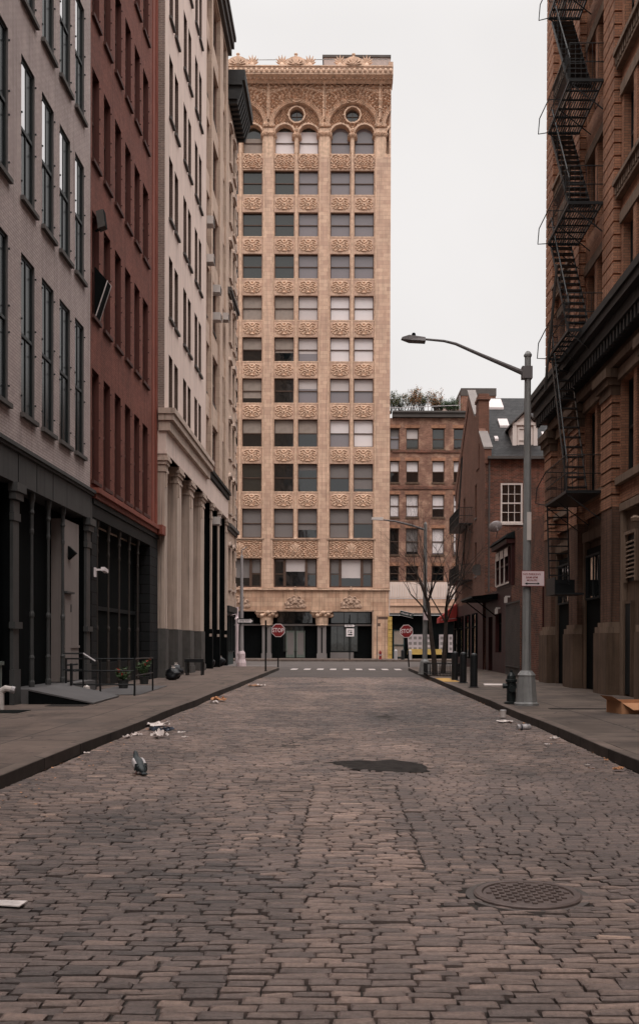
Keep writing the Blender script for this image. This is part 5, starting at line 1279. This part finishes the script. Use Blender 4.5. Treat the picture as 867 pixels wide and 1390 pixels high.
obj('foot_wrap', MB().lathe([(.26, 0), (.26, .2), (.2, .4), (.21, .7), (.14, .85)], 0, 0, 0, 10), 'pink', l3)
obj('cap_bracket', MB().tube([(0, 0, 6.0), (0, 0, 6.45), (.25, 0, 6.6)], .03, 6), 'silver', l3)
def arrow_sign(name, loc, label, w, txt, rz=0, flip=1):
    o = empty(name, loc, rz, label, 'sign', 'one way signs')
    h = w * .33
    obj('plate', MB().box(-w / 2, w / 2, -.02, 0, -h / 2, h / 2), 'signblk', o)
    obj('arrow', MB().prism([(-w * .46, -h * .28), (flip * w * .30, -h * .28) if flip > 0 else (-w * .46, -h * .28), (w * .30, -h * .42), (w * .47, 0), (w * .30, h * .42), (w * .30, h * .28), (-w * .46, h * .28)], -.025, -.0205), 'white', o, fix=True)
    text(txt, h * .42, 'signblk', o, (-w * .04, -.028, 0), (R(90), 0, 0))
    return o
arrow_sign('one_way_sign', (px2(328.5, 55.2) + .2, 55.0, 2.66 + .0), 'one way arrow sign on the pale grey post at the left corner', .9, 'ONE WAY')

def stop_sign(loc, label, tilt=0, h=1.98, extra=False):
    o = empty('stop_sign', loc, 0, label, 'stop sign', 'stop signs at the crossing'); o.rotation_euler = (0, tilt, 0)
    obj('post', MB().box(-.035, .035, -.02, .02, 0, h + .42), 'black', o)
    r = .38
    octo = lambda q: [(q * math.cos(R(22.5 + 45 * k)), h + q * math.sin(R(22.5 + 45 * k))) for k in range(8)]
    pl = obj('sign_plate', MB().prism(octo(r)[::-1], -.035, -.022), 'white', o, fix=True)
    obj('red_face', MB().prism(octo(r * .92)[::-1], -.041, -.0355), 'red', pl, fix=True)
    text('STOP', .32, 'white', pl, (0, -.044, h), (R(90), 0, 0), sx=.8)
    return o
stop_sign((px2(377.5, 53.6), 53.6, .15), 'red stop sign on a thin post at the left side of the crossing')
s2 = stop_sign((px2(555, 55), 55, .15), 'red stop sign on a leaning post at the right side of the crossing', -.075)
sn = empty('street_name_sign', (px2(551, 55) + .0, 54.9, 3.05), 0, 'tilted dark street name plate above the right stop sign', 'sign', 'street name plates'); sn.rotation_euler = (0, .22, R(15))
obj('plate', MB().box(-.38, .40, -.015, .015, -.11, .13), 'signgrn', sn); obj('rim', MB().box(-.40, .42, -.01, .01, .131, .15).box(-.40, .42, -.01, .01, -.13, -.111), 'white', sn)
text('CROSBY ST', .13, 'white', sn, (0, -.018, .01), (R(90), 0, 0))
bp = empty('bare_post', (px2(360.5, 45.8), 45.8, .15), 0, 'dark empty steel post left of the stop sign', 'post')
obj('post', MB().box(-.035, .035, -.03, .03, 0, 2.35), 'black', bp); obj('foot', MB().lathe([(.08, 0), (.07, .03), (.04, .04)], 0, 0, 0, 8), 'black', bp)
bp = empty('sign_post', (px2(474.5, 76.4) + 0.0, 77.3, .15), 0, 'thin dark post on the far sidewalk carrying the one way arrow', 'post')
obj('post', MB().box(-.04, .04, -.03, .03, 0, 3.5), 'black', bp)
arrow_sign('one_way_sign', (px2(474.5, 77.3), 77.2, 2.78), 'one way arrow sign on the far sidewalk in front of the tower entrance', .85, 'ONE WAY')
ws = empty('regulation_sign', (px2(475, 77.3), 77.2, 1.95), 0, 'white square sign with dark markings below the far one way arrow', 'sign')
obj('plate', MB().box(-.3, .3, -.02, 0, 0, .62), 'white', ws); obj('marking', MB().box(-.17, .17, -.026, -.021, .1, .2).box(-.17, .17, -.026, -.021, .46, .5).box(-.17, -.1, -.026, -.021, .3, .4).box(-.02, .16, -.026, -.021, .28, .38), 'signblk', ws)
np_ = empty('name_sign_post', (px2(511.5, 77.4), 77.4, .15), 0, 'thin post with brown name plate against the right pier of the tower', 'post')
obj('post', MB().box(-.03, .03, -.03, .03, 0, 3.4), 'sill', np_); obj('name_plate', MB().box(.05, .85, -.02, .0, 3.15, 3.36), 'tframe', np_); obj('small_plate', MB().box(.05, .25, -.02, 0, 2.6, 2.85), 'tframe', np_)

def hydrant(loc, mat, cap, label, s=1.0):
    o = empty('fire_hydrant', loc, 0, label, 'hydrant', 'fire hydrants'); 
    obj('barrel', MB().lathe([(.16, 0), (.16, .05), (.11, .07), (.105, .5), (.135, .52), (.135, .57), (.11, .58), (.10, .66), (.05, .73), (.03, .74), (.03, .79)], 0, 0, 0, 12), mat, o)
    obj('outlet', MB().tube([(-.1, 0, .42), (-.2, 0, .42)], .06, 8).tube([(.1, 0, .42), (.2, 0, .42)], .06, 8).tube([(0, -.1, .36), (0, -.19, .36)], .08, 8), cap, o)
    o.scale = (s, s, s); return o
hydrant((px2(694, 21.9), 21.9, .15), 'hyd', 'hyd', 'black fire hydrant just behind the tall street lamp base', .95)
hydrant((px2(516, 79.5), 79.5, .15), 'red', 'silver', 'small red fire hydrant against the right pier of the far tower', .9)
for i, (px, y, lab) in enumerate(((617.2, 35.5, 'black steel bollard farthest along the right kerb, leftmost of the three'), (628.5, 33.2, 'black steel bollard in the middle of the three on the right'), (643, 30.0, 'black steel bollard nearest the viewer, rightmost of the three'))):
    o = empty('bollard', (px2(px, y), y, .15), 0, lab, 'bollard', 'bollards on the right sidewalk')
    obj('post', MB().lathe([(.115, 0), (.115, .95), (.10, 1.0), (.02, 1.04)], 0, 0, 0, 14), 'biron', o)
    obj('base_flange', MB().lathe([(.17, 0), (.17, .02), (.13, .03)], 0, 0, 0, 14), 'biron', o)
# bollards in front of the shop across
for px, m_ in ((537, 'silver'), (546.5, 'biron'), (556.5, 'silver')):
    o = empty('bollard', (px2(px, 78), 78, .15), 0, {537: 'short grey bollard left of two others before the far yellow shop', 546.5: 'short black bollard in front of the far yellow shop door', 556.5: 'short grey bollard under the posters of the far shop'}[px], 'bollard', 'short bollards across the street')
    obj('post', MB().lathe([(.14, 0), (.14, .7), (.05, .8)], 0, 0, 0, 10), m_, o)

# ---- bare trees
def bare_tree(loc, h, r, label, seed, lean=(0, 0), spread=1.0, depth=6):
    rnd = random.Random(seed); o = empty('bare_tree', loc, 0, label, 'tree', 'bare street trees')
    tr = MB(); cr = MB()
    def grow(p, d, L_, r_, lev):
        n = 4; pts = [p]; q = p.copy(); dd = d.copy()
        for i in range(n):
            w_ = .03 if lev == 0 else .12
            dd = (dd + Vector((rnd.gauss(0, w_), rnd.gauss(0, w_), rnd.gauss(.02, .06)))).normalized(); q = q + dd * L_ / n; pts.append(q.copy())
        rr = [r_ * (1 - .42 * i / n) for i in range(n + 1)]
        (tr if lev == 0 else cr).tube(pts, rr, 7 if lev < 2 else 4, lev == depth)
        if lev >= depth: return
        k = 6 if lev == 0 else 4 if lev < 3 else rnd.choice((2, 3, 3))
        for i in range(k):
            s_ = pts[-1] if i < 2 else pts[rnd.randint(n - 1, n) if lev == 0 else rnd.randint(1, n)]
            a = rnd.uniform(0, 2 * PI); t = rnd.uniform(.35, .85) * spread
            ax = dd.orthogonal().normalized(); ax2 = dd.cross(ax)
            nd = (dd * math.cos(t) + (ax * math.cos(a) + ax2 * math.sin(a)) * math.sin(t) + Vector((0, 0, .12))).normalized()
            grow(s_, nd, (h * .66 if lev == 0 else L_) * rnd.uniform(.66, .92), rr[-1] * rnd.uniform(.52, .70), lev + 1)
    grow(Vector((0, 0, 0)), Vector((lean[0], lean[1], 1)).normalized(), h, r, 0)
    obj('trunk', tr, 'bark', o); obj('crown', cr, 'bark', o)
bare_tree((px2(590, 40.3), 40.3, .15), 3.0, .115, 'bare street tree with slim dark trunk, left of the two by the right kerb', 5, (-.02, 0), .8)
bare_tree((px2(601, 43.5), 43.5, .15), 2.9, .12, 'bare leaning street tree, right of the two by the right kerb', 12, (.12, 0), .85)
tg = empty('tree_guard', (px2(590, 40.3), 40.3, .15), 0, 'low black iron guard rail around the bare tree pit', 'railing')
m = MB(); A_ = [(-.35, -.6), (.95, -.6), (.95, 1.2), (-.35, 1.2)]
for i in range(4):
    a, b = Vector((*A_[i], 0)), Vector((*A_[(i + 1) % 4], 0)); n = int((b - a).length / .12)
    for zz in (.12, .5): m.bar(a + Vector((0, 0, zz)), b + Vector((0, 0, zz)), .03)
    for k in range(n + 1): p = a.lerp(b, k / n); m.bar(p, p + Vector((0, 0, .5)), .018)
obj('rails', m, 'biron', tg); obj('soil_bed', MB().box(-.33, .93, -.58, 1.18, 0, .03), 'soil', tg)
# ---- yellow kerb ramp pad, slab details
obj_ = MB().prismz([(3.42, 34.1), (3.95, 34.1), (3.95, 37.4), (3.42, 37.4)], .155, .163)
struct('yellow_kerb_pad', obj_, 'yel2')
struct('utility_cover', MB().prismz([(-7.0, 18.6), (-6.1, 18.6), (-6.1, 19.4), (-7.0, 19.4)], .151, .158), 'black')
struct('cellar_plate', MB().prismz([(-6.75, 25.0), (-5.15, 25.0), (-5.35, 30.2), (-6.75, 30.2)], .151, .164), 'plate')
struct('cellar_plate', MB().box(-6.2, -5.4, 20.6, 21.1, .151, .16), 'patch')
struct('sidewalk_plate', MB().box(4.2, 6.0, 20.2, 20.5, .151, .157), 'patch')
struct('sidewalk_plate', MB().box(5.6, 7.0, 15.6, 16.0, .151, .157), 'patch')

# ---- ramp, railings, pipes in front of the left shops
rm = empty('loading_ramp', (0, 0, 0), 0, 'grey steel plate ramp sloping from the dark shopfront step to the left sidewalk', 'ramp')
obj('deck', MB().hexa([(-6.75, 21.25, .44), (-5.35, 21.25, .16), (-5.45, 24.1, .16), (-6.75, 24.1, .44), (-6.75, 21.25, .475), (-5.35, 21.25, .19), (-5.45, 24.1, .19), (-6.75, 24.1, .475)]), 'plate', rm, fix=True)
obj('side_plate', MB().add([(-6.75, 21.27, .15), (-5.36, 21.27, .15), (-5.36, 21.27, .165), (-6.75, 21.27, .44), (-6.75, 21.3, .15), (-5.36, 21.3, .15), (-5.36, 21.3, .165), (-6.75, 21.3, .44)], [(0, 1, 2, 3), (7, 6, 5, 4), (0, 4, 5, 1), (1, 5, 6, 2), (2, 6, 7, 3), (3, 7, 4, 0)]), 'black', rm)
rl = empty('pipe_railing', (0, 24.7, .15), 0, 'black pipe railing reaching out across the left sidewalk beside the ramp', 'railing')
m = MB()
for z in (.28, .62, .92): m.tube([(-6.9, 0, z), (-5.2, 0, z)], .022, 6)
for x in (-5.2, -6.05, -6.9): m.tube([(x, 0, 0), (x, 0, .94)], .026, 6)
m.tube([(-5.2, 0, .92), (-5.22, 1.2, .92), (-5.25, 2.6, .9)], .022, 6).tube([(-5.2, 0, .5), (-5.25, 2.6, .5)], .018, 6).tube([(-5.25, 2.6, 0), (-5.25, 2.6, .9)], .024, 6)
obj('rails', m, 'biron', rl)
rl = empty('stair_railing', (0, 25.6, .15), 0, 'dark handrail with a short pale slanting end beside the taupe door', 'railing')
obj('rails', MB().tube([(-6.95, -1.0, 1.05), (-6.45, -1.0, 1.05)], .022, 6).tube([(-6.95, -1.0, .65), (-6.45, -1.0, .65)], .018, 6).tube([(-6.45, -1.0, 0), (-6.45, -1.0, 1.05)], .022, 6), 'biron', rl)
obj('slanting_end', MB().tube([(-6.45, -1.0, 1.05), (-6.15, -1.0, .86)], .024, 6), 'silver', rl)
sp = empty('standpipe', (-6.75, 19.55, .15), EL, 'pale double headed standpipe at the foot of the wall in the left corner', 'standpipe')
obj('pipe', MB().tube([(0, 0, 0), (0, 0, .36)], .07, 10).tube([(0, 0, .36), (0, -.1, .42), (.02, -.2, .4)], .065, 10), 'ac', sp); obj('cap', MB().tube([(.02, -.2, .4), (.03, -.27, .38)], .075, 10), 'silver', sp)
vp = empty('grab_post', (-6.55, 23.9, .47), 0, 'dark stubby post with short bars at the top of the ramp', 'post')
obj('post', MB().tube([(0, 0, -.03), (0, 0, .5)], .035, 6).tube([(-.12, 0, .46), (.16, 0, .48)], .02, 5).tube([(0, 0, .38), (.1, 0, .3)], .015, 5), 'biron', vp)
vp = empty('vent_cap', (-6.3, 24.35, .15), 0, 'small white rounded vent cap near the pipe railing', 'vent')
obj('cap', MB().lathe([(.05, 0), (.05, .12), (.09, .16), (.08, .24), (.02, .28)], 0, 0, 0, 10), 'ac', vp)
def planter(loc, label, seed, h, fx):
    rnd = random.Random(seed); o = empty('planter', loc, 0, label, 'planter', 'planters by the red building')
    obj('pot', MB().lathe([(.16, 0), (.2, .3), (.22, .32), (.18, .31)], 0, 0, 0, 12), 'pot', o)
    lm = MB(); fm = MB(); st = MB()
    for k in range(22):
        a = rnd.uniform(0, 2 * PI); t = Vector((math.cos(a) * rnd.uniform(.05, .34), math.sin(a) * rnd.uniform(.05, .3), .3 + h * rnd.uniform(.4, 1)))
        st.tube([(0, 0, .28), t], [.008, .004], 3)
        for q in range(16):
            c = Vector((0, 0, .3)).lerp(t, rnd.uniform(.35, 1)) + Vector((rnd.gauss(0, .05), rnd.gauss(0, .05), rnd.gauss(0, .04))); d = Vector((rnd.uniform(-1, 1), rnd.uniform(-1, 1), rnd.uniform(-.3, 1))).normalized() * .1; s_ = d.orthogonal().normalized() * .03
            lm.quad(c, c + d * .5 + s_, c + d, c + d * .5 - s_)
        if k < fx:
            for q in range(10):
                d = Vector((rnd.uniform(-1, 1), rnd.uniform(-1, 1), rnd.uniform(-.5, 1))).normalized() * .06; s_ = d.orthogonal().normalized() * .035; fm.quad(t, t + d * .5 + s_, t + d, t + d * .5 - s_)
    o.scale = (.78, .78, .78); obj('stems', st, 'leaf', o); obj('foliage', lm, 'leaf', o); obj('flowers', fm, 'flower', o)
planter((-6.35, 31.6, .15), 'larger potted plant with red flowers and green leaves by the red building', 3, .75, 6)
planter((-6.3, 28.4, .15), 'potted plant with a few bright red blooms behind the pipe railing', 8, .45, 9)
def bag(name, loc, r, label, seed, mats='bagblk', top='ac', grp=None):
    o = empty(name, loc, 0, label, 'rubbish bag', grp); rnd = random.Random(seed); m = MB(); n = 14
    for i in range(9):
        t = i / 8; rr = r * math.sin(PI * min(t * .9 + .08, 1)) ** .7; z = t * r * 1.75
        for k in range(n):
            a = 2 * PI * k / n; q = rr * (1 + .55 * noise.noise((math.cos(a) * 1.6, math.sin(a) * 1.6, t * 4 + seed)) + .25 * noise.noise((math.cos(a) * 5, math.sin(a) * 5, t * 9 + seed))); m.v.append((q * math.cos(a), q * math.sin(a) * .8, z))
    for i in range(8):
        for k in range(n): m.f.append((i * n + k, i * n + (k + 1) % n, (i + 1) * n + (k + 1) % n, (i + 1) * n + k))
    m.f.append(tuple(range(8 * n, 9 * n)))
    obj('sack', m, mats, o, smooth=True); obj('tied_top', MB().lathe([(.07, -.05), (.09, .0), (.03, .03), (.07, .07)], .03, 0, r * 1.7, 7), top, o)
bag('rubbish_bag', (-6.05, 35.0, .15), .26, 'black rubbish bag leaning at the foot of the dark pier, left of a second bag', 2, grp='rubbish bags by the pier')
bag('rubbish_bag', (-6.15, 36.2, .15), .31, 'black rubbish bag topped with white, right of a second bag', 5, grp='rubbish bags by the pier')
tb = empty('street_table', (-6.05, 40.2, .15), 0, 'dark small table or bin stand between two cream pilasters', 'table')
obj('top', MB().box(-.35, .4, -.3, .3, .52, .66), 'biron', tb)
for x, y in ((-.28, -.25), (.33, -.25), (-.28, .25), (.33, .25)): obj('leg', MB().box(x - .03, x + .03, y - .03, y + .03, 0, .518), 'biron', tb)
for px, Y, lab in ((282, 51, 'dark rubbish sack at the foot of the tan front'), (296, 55, 'dark sack with a pale top by the last dark shop pier')):
    bag('rubbish_sack', (px2(px, Y) + .1, Y, .15), .3, lab, int(px), grp='sacks by the tan front')
# box on the right sidewalk
cb_ = empty('cardboard_box', (5.75, 19.3, .15), R(12), 'open brown cardboard box lying on the right sidewalk at the picture edge', 'box')
obj('box_body', MB().box(-.55, .6, -.3, .32, 0, .015).box(-.55, -.535, -.3, .32, .015, .24).box(.585, .6, -.3, .32, .015, .24).box(-.535, .585, .305, .32, .015, .24).box(-.535, .585, -.3, -.285, .015, .20), 'card', cb_)
obj('flap', MB().hexa([(-.53, -.3, .2), (.58, -.3, .2), (.52, -.5, .10), (-.40, -.48, .08), (-.53, -.3, .21), (.58, -.3, .21), (.52, -.5, .11), (-.40, -.48, .09)]), 'card', cb_, fix=True)
obj('flap', MB().hexa([(-.55, -.29, .24), (-.55, .31, .24), (-.72, .25, .33), (-.70, -.22, .33), (-.56, -.29, .24), (-.56, .31, .24), (-.73, .25, .335), (-.71, -.22, .335)]), 'card', cb_, fix=True)

# ---- litter
def crumple(name, x, y, z, s, label, mat, seed, flat=.35, grp='litter along the kerbs', cat='litter'):
    rnd = random.Random(seed); m = MB(); n = 9
    for j in range(n + 1):
        for i in range(n + 1):
            u, v = i / n - .5, j / n - .5
            q = noise.noise((u * 3 + seed, v * 3, 1.7)); q2 = noise.noise((u * 7, v * 7 + seed, 5))
            m.v.append((s * (u + .2 * q), s * (v * .8 + .2 * q2), s * flat * (.12 + abs(q) * .9 + abs(q2) * .25)))
    m.f = [(j * (n + 1) + i, j * (n + 1) + i + 1, (j + 1) * (n + 1) + i + 1, (j + 1) * (n + 1) + i) for j in range(n) for i in range(n)]
    o = obj(name, m, mat, None, (x, y, z), (0, 0, rnd.uniform(0, 6)))
    sol = o.modifiers.new('t', 'SOLIDIFY'); sol.thickness = .004
    tag(o, label, cat, grp); return o
def gp(px, py, z=.02):
    Y = F * (1.5 - z) / (py - 872); return (px - 467) * Y / F, Y
L_ = [(212, 987, .42, 'paper', 'largest sheet of crumpled white paper in the heap by the left kerb', .25), (219, 996, .34, 'paperd', 'dark blue plastic scrap in the middle of the litter heap by the left kerb', .4),
      (216, 1003, .22, 'paper', 'crumpled white ball at the front of the litter heap by the left kerb', .8), (186, 1000, .15, 'paper', 'small white scrap against the left kerb, next to the litter heap', .5), (173, 1003, .14, 'paper', 'small pink white scrap at the left kerb, outermost of the heap', .5),
      (233, 992, .12, 'card', 'tan scrap on the right side of the litter heap', .4), (246, 996, .11, 'paper', 'flat white scrap lying right of the litter heap', .3), (251, 1002, .08, 'paper', 'tiny white scrap farthest right of the litter heap', .3), (207, 993, .16, 'card', 'tan scrap tucked under the largest paper of the left heap', .3),
      (297, 953, .35, 'card', 'crumpled tan bag beside the left kerb midway to the crossing', .5), (291, 955, .2, 'paper', 'white scrap beside the tan bag at the left kerb', .4), (345, 932, .45, 'card', 'flat tan litter at the left kerb near the crossing', .15), (354, 932, .25, 'paper', 'white scrap at the left kerb near the crossing', .4),
      (118, 1024, .08, 'paper', 'tiny white scrap by the left kerb in the foreground', .3), (686, 980, .28, 'paper', 'flattened white paper at the right kerb under the paper cup', .2), (752, 1003, .12, 'paper', 'small white scrap at the right kerb beyond the crushed can', .6), (743, 1010, .07, 'paper', 'tiny white scrap on the setts right of the crushed can', .3),
      (840, 1045, .12, 'card', 'small tan crumple at the near right kerb', .6), (798, 1038, .05, 'paper', 'tiny pale chip on the setts near the right kerb', .3), (823, 1031, .06, 'card', 'tiny tan chip against the near right kerb', .3)]
for i, (px, py, s, mt, lab, fl_) in enumerate(L_):
    x, y = gp(px, py); crumple('litter_scrap', x, y, .022, s, lab, mt, 20 + i, fl_)
rnd = random.Random(4)
m = MB()
for k in range(420):      # leaf and grit crumbs gathered at both kerbs
    sd_ = rnd.choice((-1, 1)); y = 7 + rnd.random() ** 1.3 * 35; off = abs(rnd.gauss(0, .28)) + .02
    x = (XL + off) if sd_ < 0 else (XR - off); s = rnd.uniform(.008, .024); a = rnd.uniform(0, PI)
    p = Vector((x, y, .03)); d = Vector((math.cos(a), math.sin(a), 0)) * s; e = Vector((-math.sin(a), math.cos(a), rnd.uniform(-.3, .6))) * s * .7
    m.quad(p - d, p - e, p + d, p + e)
o = obj('kerb_crumbs', m, 'card'); o['kind'] = 'stuff'; tag(o, 'scattered tan leaf crumbs and grit along both kerbs', 'debris')
x, y = gp(683, 974)
cu = empty('paper_cup', (x, y, .03), 0, 'translucent white paper cup standing at the right kerb', 'cup')
obj('cup_body', MB().lathe([(.05, 0), (.065, .13), (.06, .13), (.045, .01)], 0, 0, 0, 14), 'paper', cu); obj('lid', MB().lathe([(.068, .128), (.068, .138), (.05, .15)], 0, 0, 0, 14), 'silver', cu)
x, y = gp(711, 990)
cn = empty('crushed_can', (x, y, .06), R(20), 'crushed silver drink can lying near the right kerb', 'can')
obj('can_body', MB().tube([(-.12, 0, 0), (-.1, 0, 0), (-.02, .01, .0), (.04, -.01, 0), (.11, 0, 0), (.125, 0, 0)], [.04, .055, .045, .055, .055, .042], 12), 'silver', cn); obj('label_band', MB().tube([(-.07, 0, 0), (-.05, 0.0, 0)], .0565, 12, False).tube([(.05, 0, 0), (.08, 0.0, 0)], .0575, 12, False), 'paperd', cn)
x, y = gp(670, 930, .15)
tag(obj('folded_board', MB().prismz([(x - .36, y - .5), (x + .4, y - .4), (x + .42, y + .5), (x - .25, y + .55)], .151, .185), 'paper'), 'flat white board lying on the right sidewalk between bollards and hydrant', 'board')

# ---- manhole
mh = empty('manhole_cover', (1.09, 5.88, 0), 0, 'round rusty iron manhole cover with raised grid in the cobbles', 'manhole cover'); mh.scale = (.87, .87, 1)
obj('frame', MB().lathe([(.365, -.02), (.365, .012), (.35, .02), (.31, .02), (.305, .008), (.30, -.02)], 0, 0, 0, 40), 'iron', mh)
m = MB().lathe([(.30, -.02), (.30, .012), (.285, .014)], 0, 0, 0, 40)
for i in range(-6, 7):
    for j in range(-6, 7):
        xx, yy = i * .044, j * .044
        if math.hypot(xx, yy) < .265 and (i + j) % 2 == 0: m.box(xx - .017, xx + .017, yy - .017, yy + .017, .013, .024)
obj('lid', m, 'iron', mh)
ring = MB().lathe([(.372, .0), (.42, .005), (.42, -.02)], 0, 0, 0, 40)
obj('mortar_collar', ring, 'asph', mh)

# ---- pigeon, seen from behind, head turned
x, y = gp(188, 1052)
pg = empty('pigeon', (x, y, .022), R(28), 'grey pigeon with pale back and dark wing bars standing on the cobbles', 'pigeon'); pg.scale = (.88,) * 3
# spine from tail (low, near) to beak (high, far); forward = +Y local
sp_ = [(0, -.20, .05), (0, -.155, .062), (0, -.10, .085), (0, -.04, .115), (0, .03, .14), (0, .08, .165), (0, .105, .195), (0, .112, .225), (0, .125, .25), (0, .15, .258), (0, .168, .254), (0, .19, .246)]
rd_ = [.018, .03, .052, .070, .074, .058, .042, .031, .030, .024, .010, .003]
def body(pts, rad, sx, n=14, name='body', mat='bluegrey'):
    m = MB()
    for i, (p, r) in enumerate(zip(pts, rad)):
        a = Vector(pts[max(i - 1, 0)]); b = Vector(pts[min(i + 1, len(pts) - 1)]); d = (b - a).normalized(); xx = Vector((1, 0, 0)); yy = d.cross(xx).normalized()
        for k in range(n):
            t = 2 * PI * k / n; m.v.append(tuple(Vector(p) + xx * math.cos(t) * r * sx[i] + yy * math.sin(t) * r))
    for i in range(len(pts) - 1):
        for k in range(n): m.f.append((i * n + k, i * n + (k + 1) % n, (i + 1) * n + (k + 1) % n, (i + 1) * n + k))
    m.f.append(tuple(range(n))); m.f.append(tuple(range((len(pts) - 1) * n, len(pts) * n)))
    return obj(name, m, mat, pg, smooth=True, fix=True)
body(sp_, rd_, [1.9, 1.4, 1.05, 1.0, 1.0, .95, .95, 1, .95, .9, .9, 1])
body([(0, -.30, .028), (0, -.24, .038), (0, -.17, .055)], [.006, .009, .012], [6.0, 4.2, 2.8], name='tail', mat='pdark')
for s_ in (-1, 1):
    m = MB(); n = 10
    prof = [((s_ * .050, .07, .155), .035, .012), ((s_ * .071, .03, .14), .055, .016), ((s_ * .077, -.04, .118), .058, .016), ((s_ * .068, -.11, .09), .045, .013), ((s_ * .045, -.18, .064), .026, .009), ((s_ * .02, -.25, .05), .008, .004)]
    for c, h_, w_ in prof:
        for k in range(n):
            t = 2 * PI * k / n; m.v.append((c[0] * .80 + math.cos(t) * w_ * 1.5 * s_, c[1], c[2] + .008 + math.sin(t) * h_))
    m2 = MB(); m2.v = list(m.v[3 * n:]); m.v = m.v[:4 * n]
    for i in range(3):
        for k in range(n): m.f.append((i * n + k, i * n + (k + 1) % n, (i + 1) * n + (k + 1) % n, (i + 1) * n + k))
    m.f.append(tuple(range(n))); m.f.append(tuple(range(3 * n, 4 * n)))
    for i in range(2):
        for k in range(n): m2.f.append((i * n + k, i * n + (k + 1) % n, (i + 1) * n + (k + 1) % n, (i + 1) * n + k))
    m2.f.append(tuple(range(2 * n, 3 * n)))
    wg = obj('wing', m, 'pgrey', pg, smooth=True, fix=True)
    obj('flight_feathers', m2, 'pdark', wg, smooth=True, fix=True)
    for q, (yy, zz) in enumerate(((-.105, .095), (-.15, .078))):
        obj('wing_bar', MB().hexa([(s_ * (.083 - q * .016), yy - .012, zz - .04 + q * .01), (s_ * (.083 - q * .016), yy + .012, zz - .035 + q * .01), (s_ * .05, yy + .012, zz - .035), (s_ * .05, yy - .012, zz - .035), (s_ * (.074 - q * .014), yy - .02, zz + .046 - q * .012), (s_ * (.074 - q * .014), yy + .0, zz + .048 - q * .012), (s_ * .04, yy + .0, zz + .05 - q * .01), (s_ * .04, yy - .02, zz + .05 - q * .01)]), 'pdark', wg, fix=True)
    lg = obj('leg', MB().tube([(s_ * .025, -.01, .07), (s_ * .027, .0, .035), (s_ * .028, -.004, .006)], [.012, .006, .005], 6), 'pleg', pg)
    m = MB()
    for a in (-35, 0, 35, 180): m.tube([(s_ * .028, -.004, .005), (s_ * .028 + .028 * math.sin(R(a)), -.004 + .03 * math.cos(R(a)), .003)], [.004, .002], 5)
    obj('toes', m, 'pleg', lg)
    obj('eye', MB().lathe([(.001, -.004), (.004, 0), (.001, .004)], s_ * .0265, .135, .257, 8), 'flower', pg)
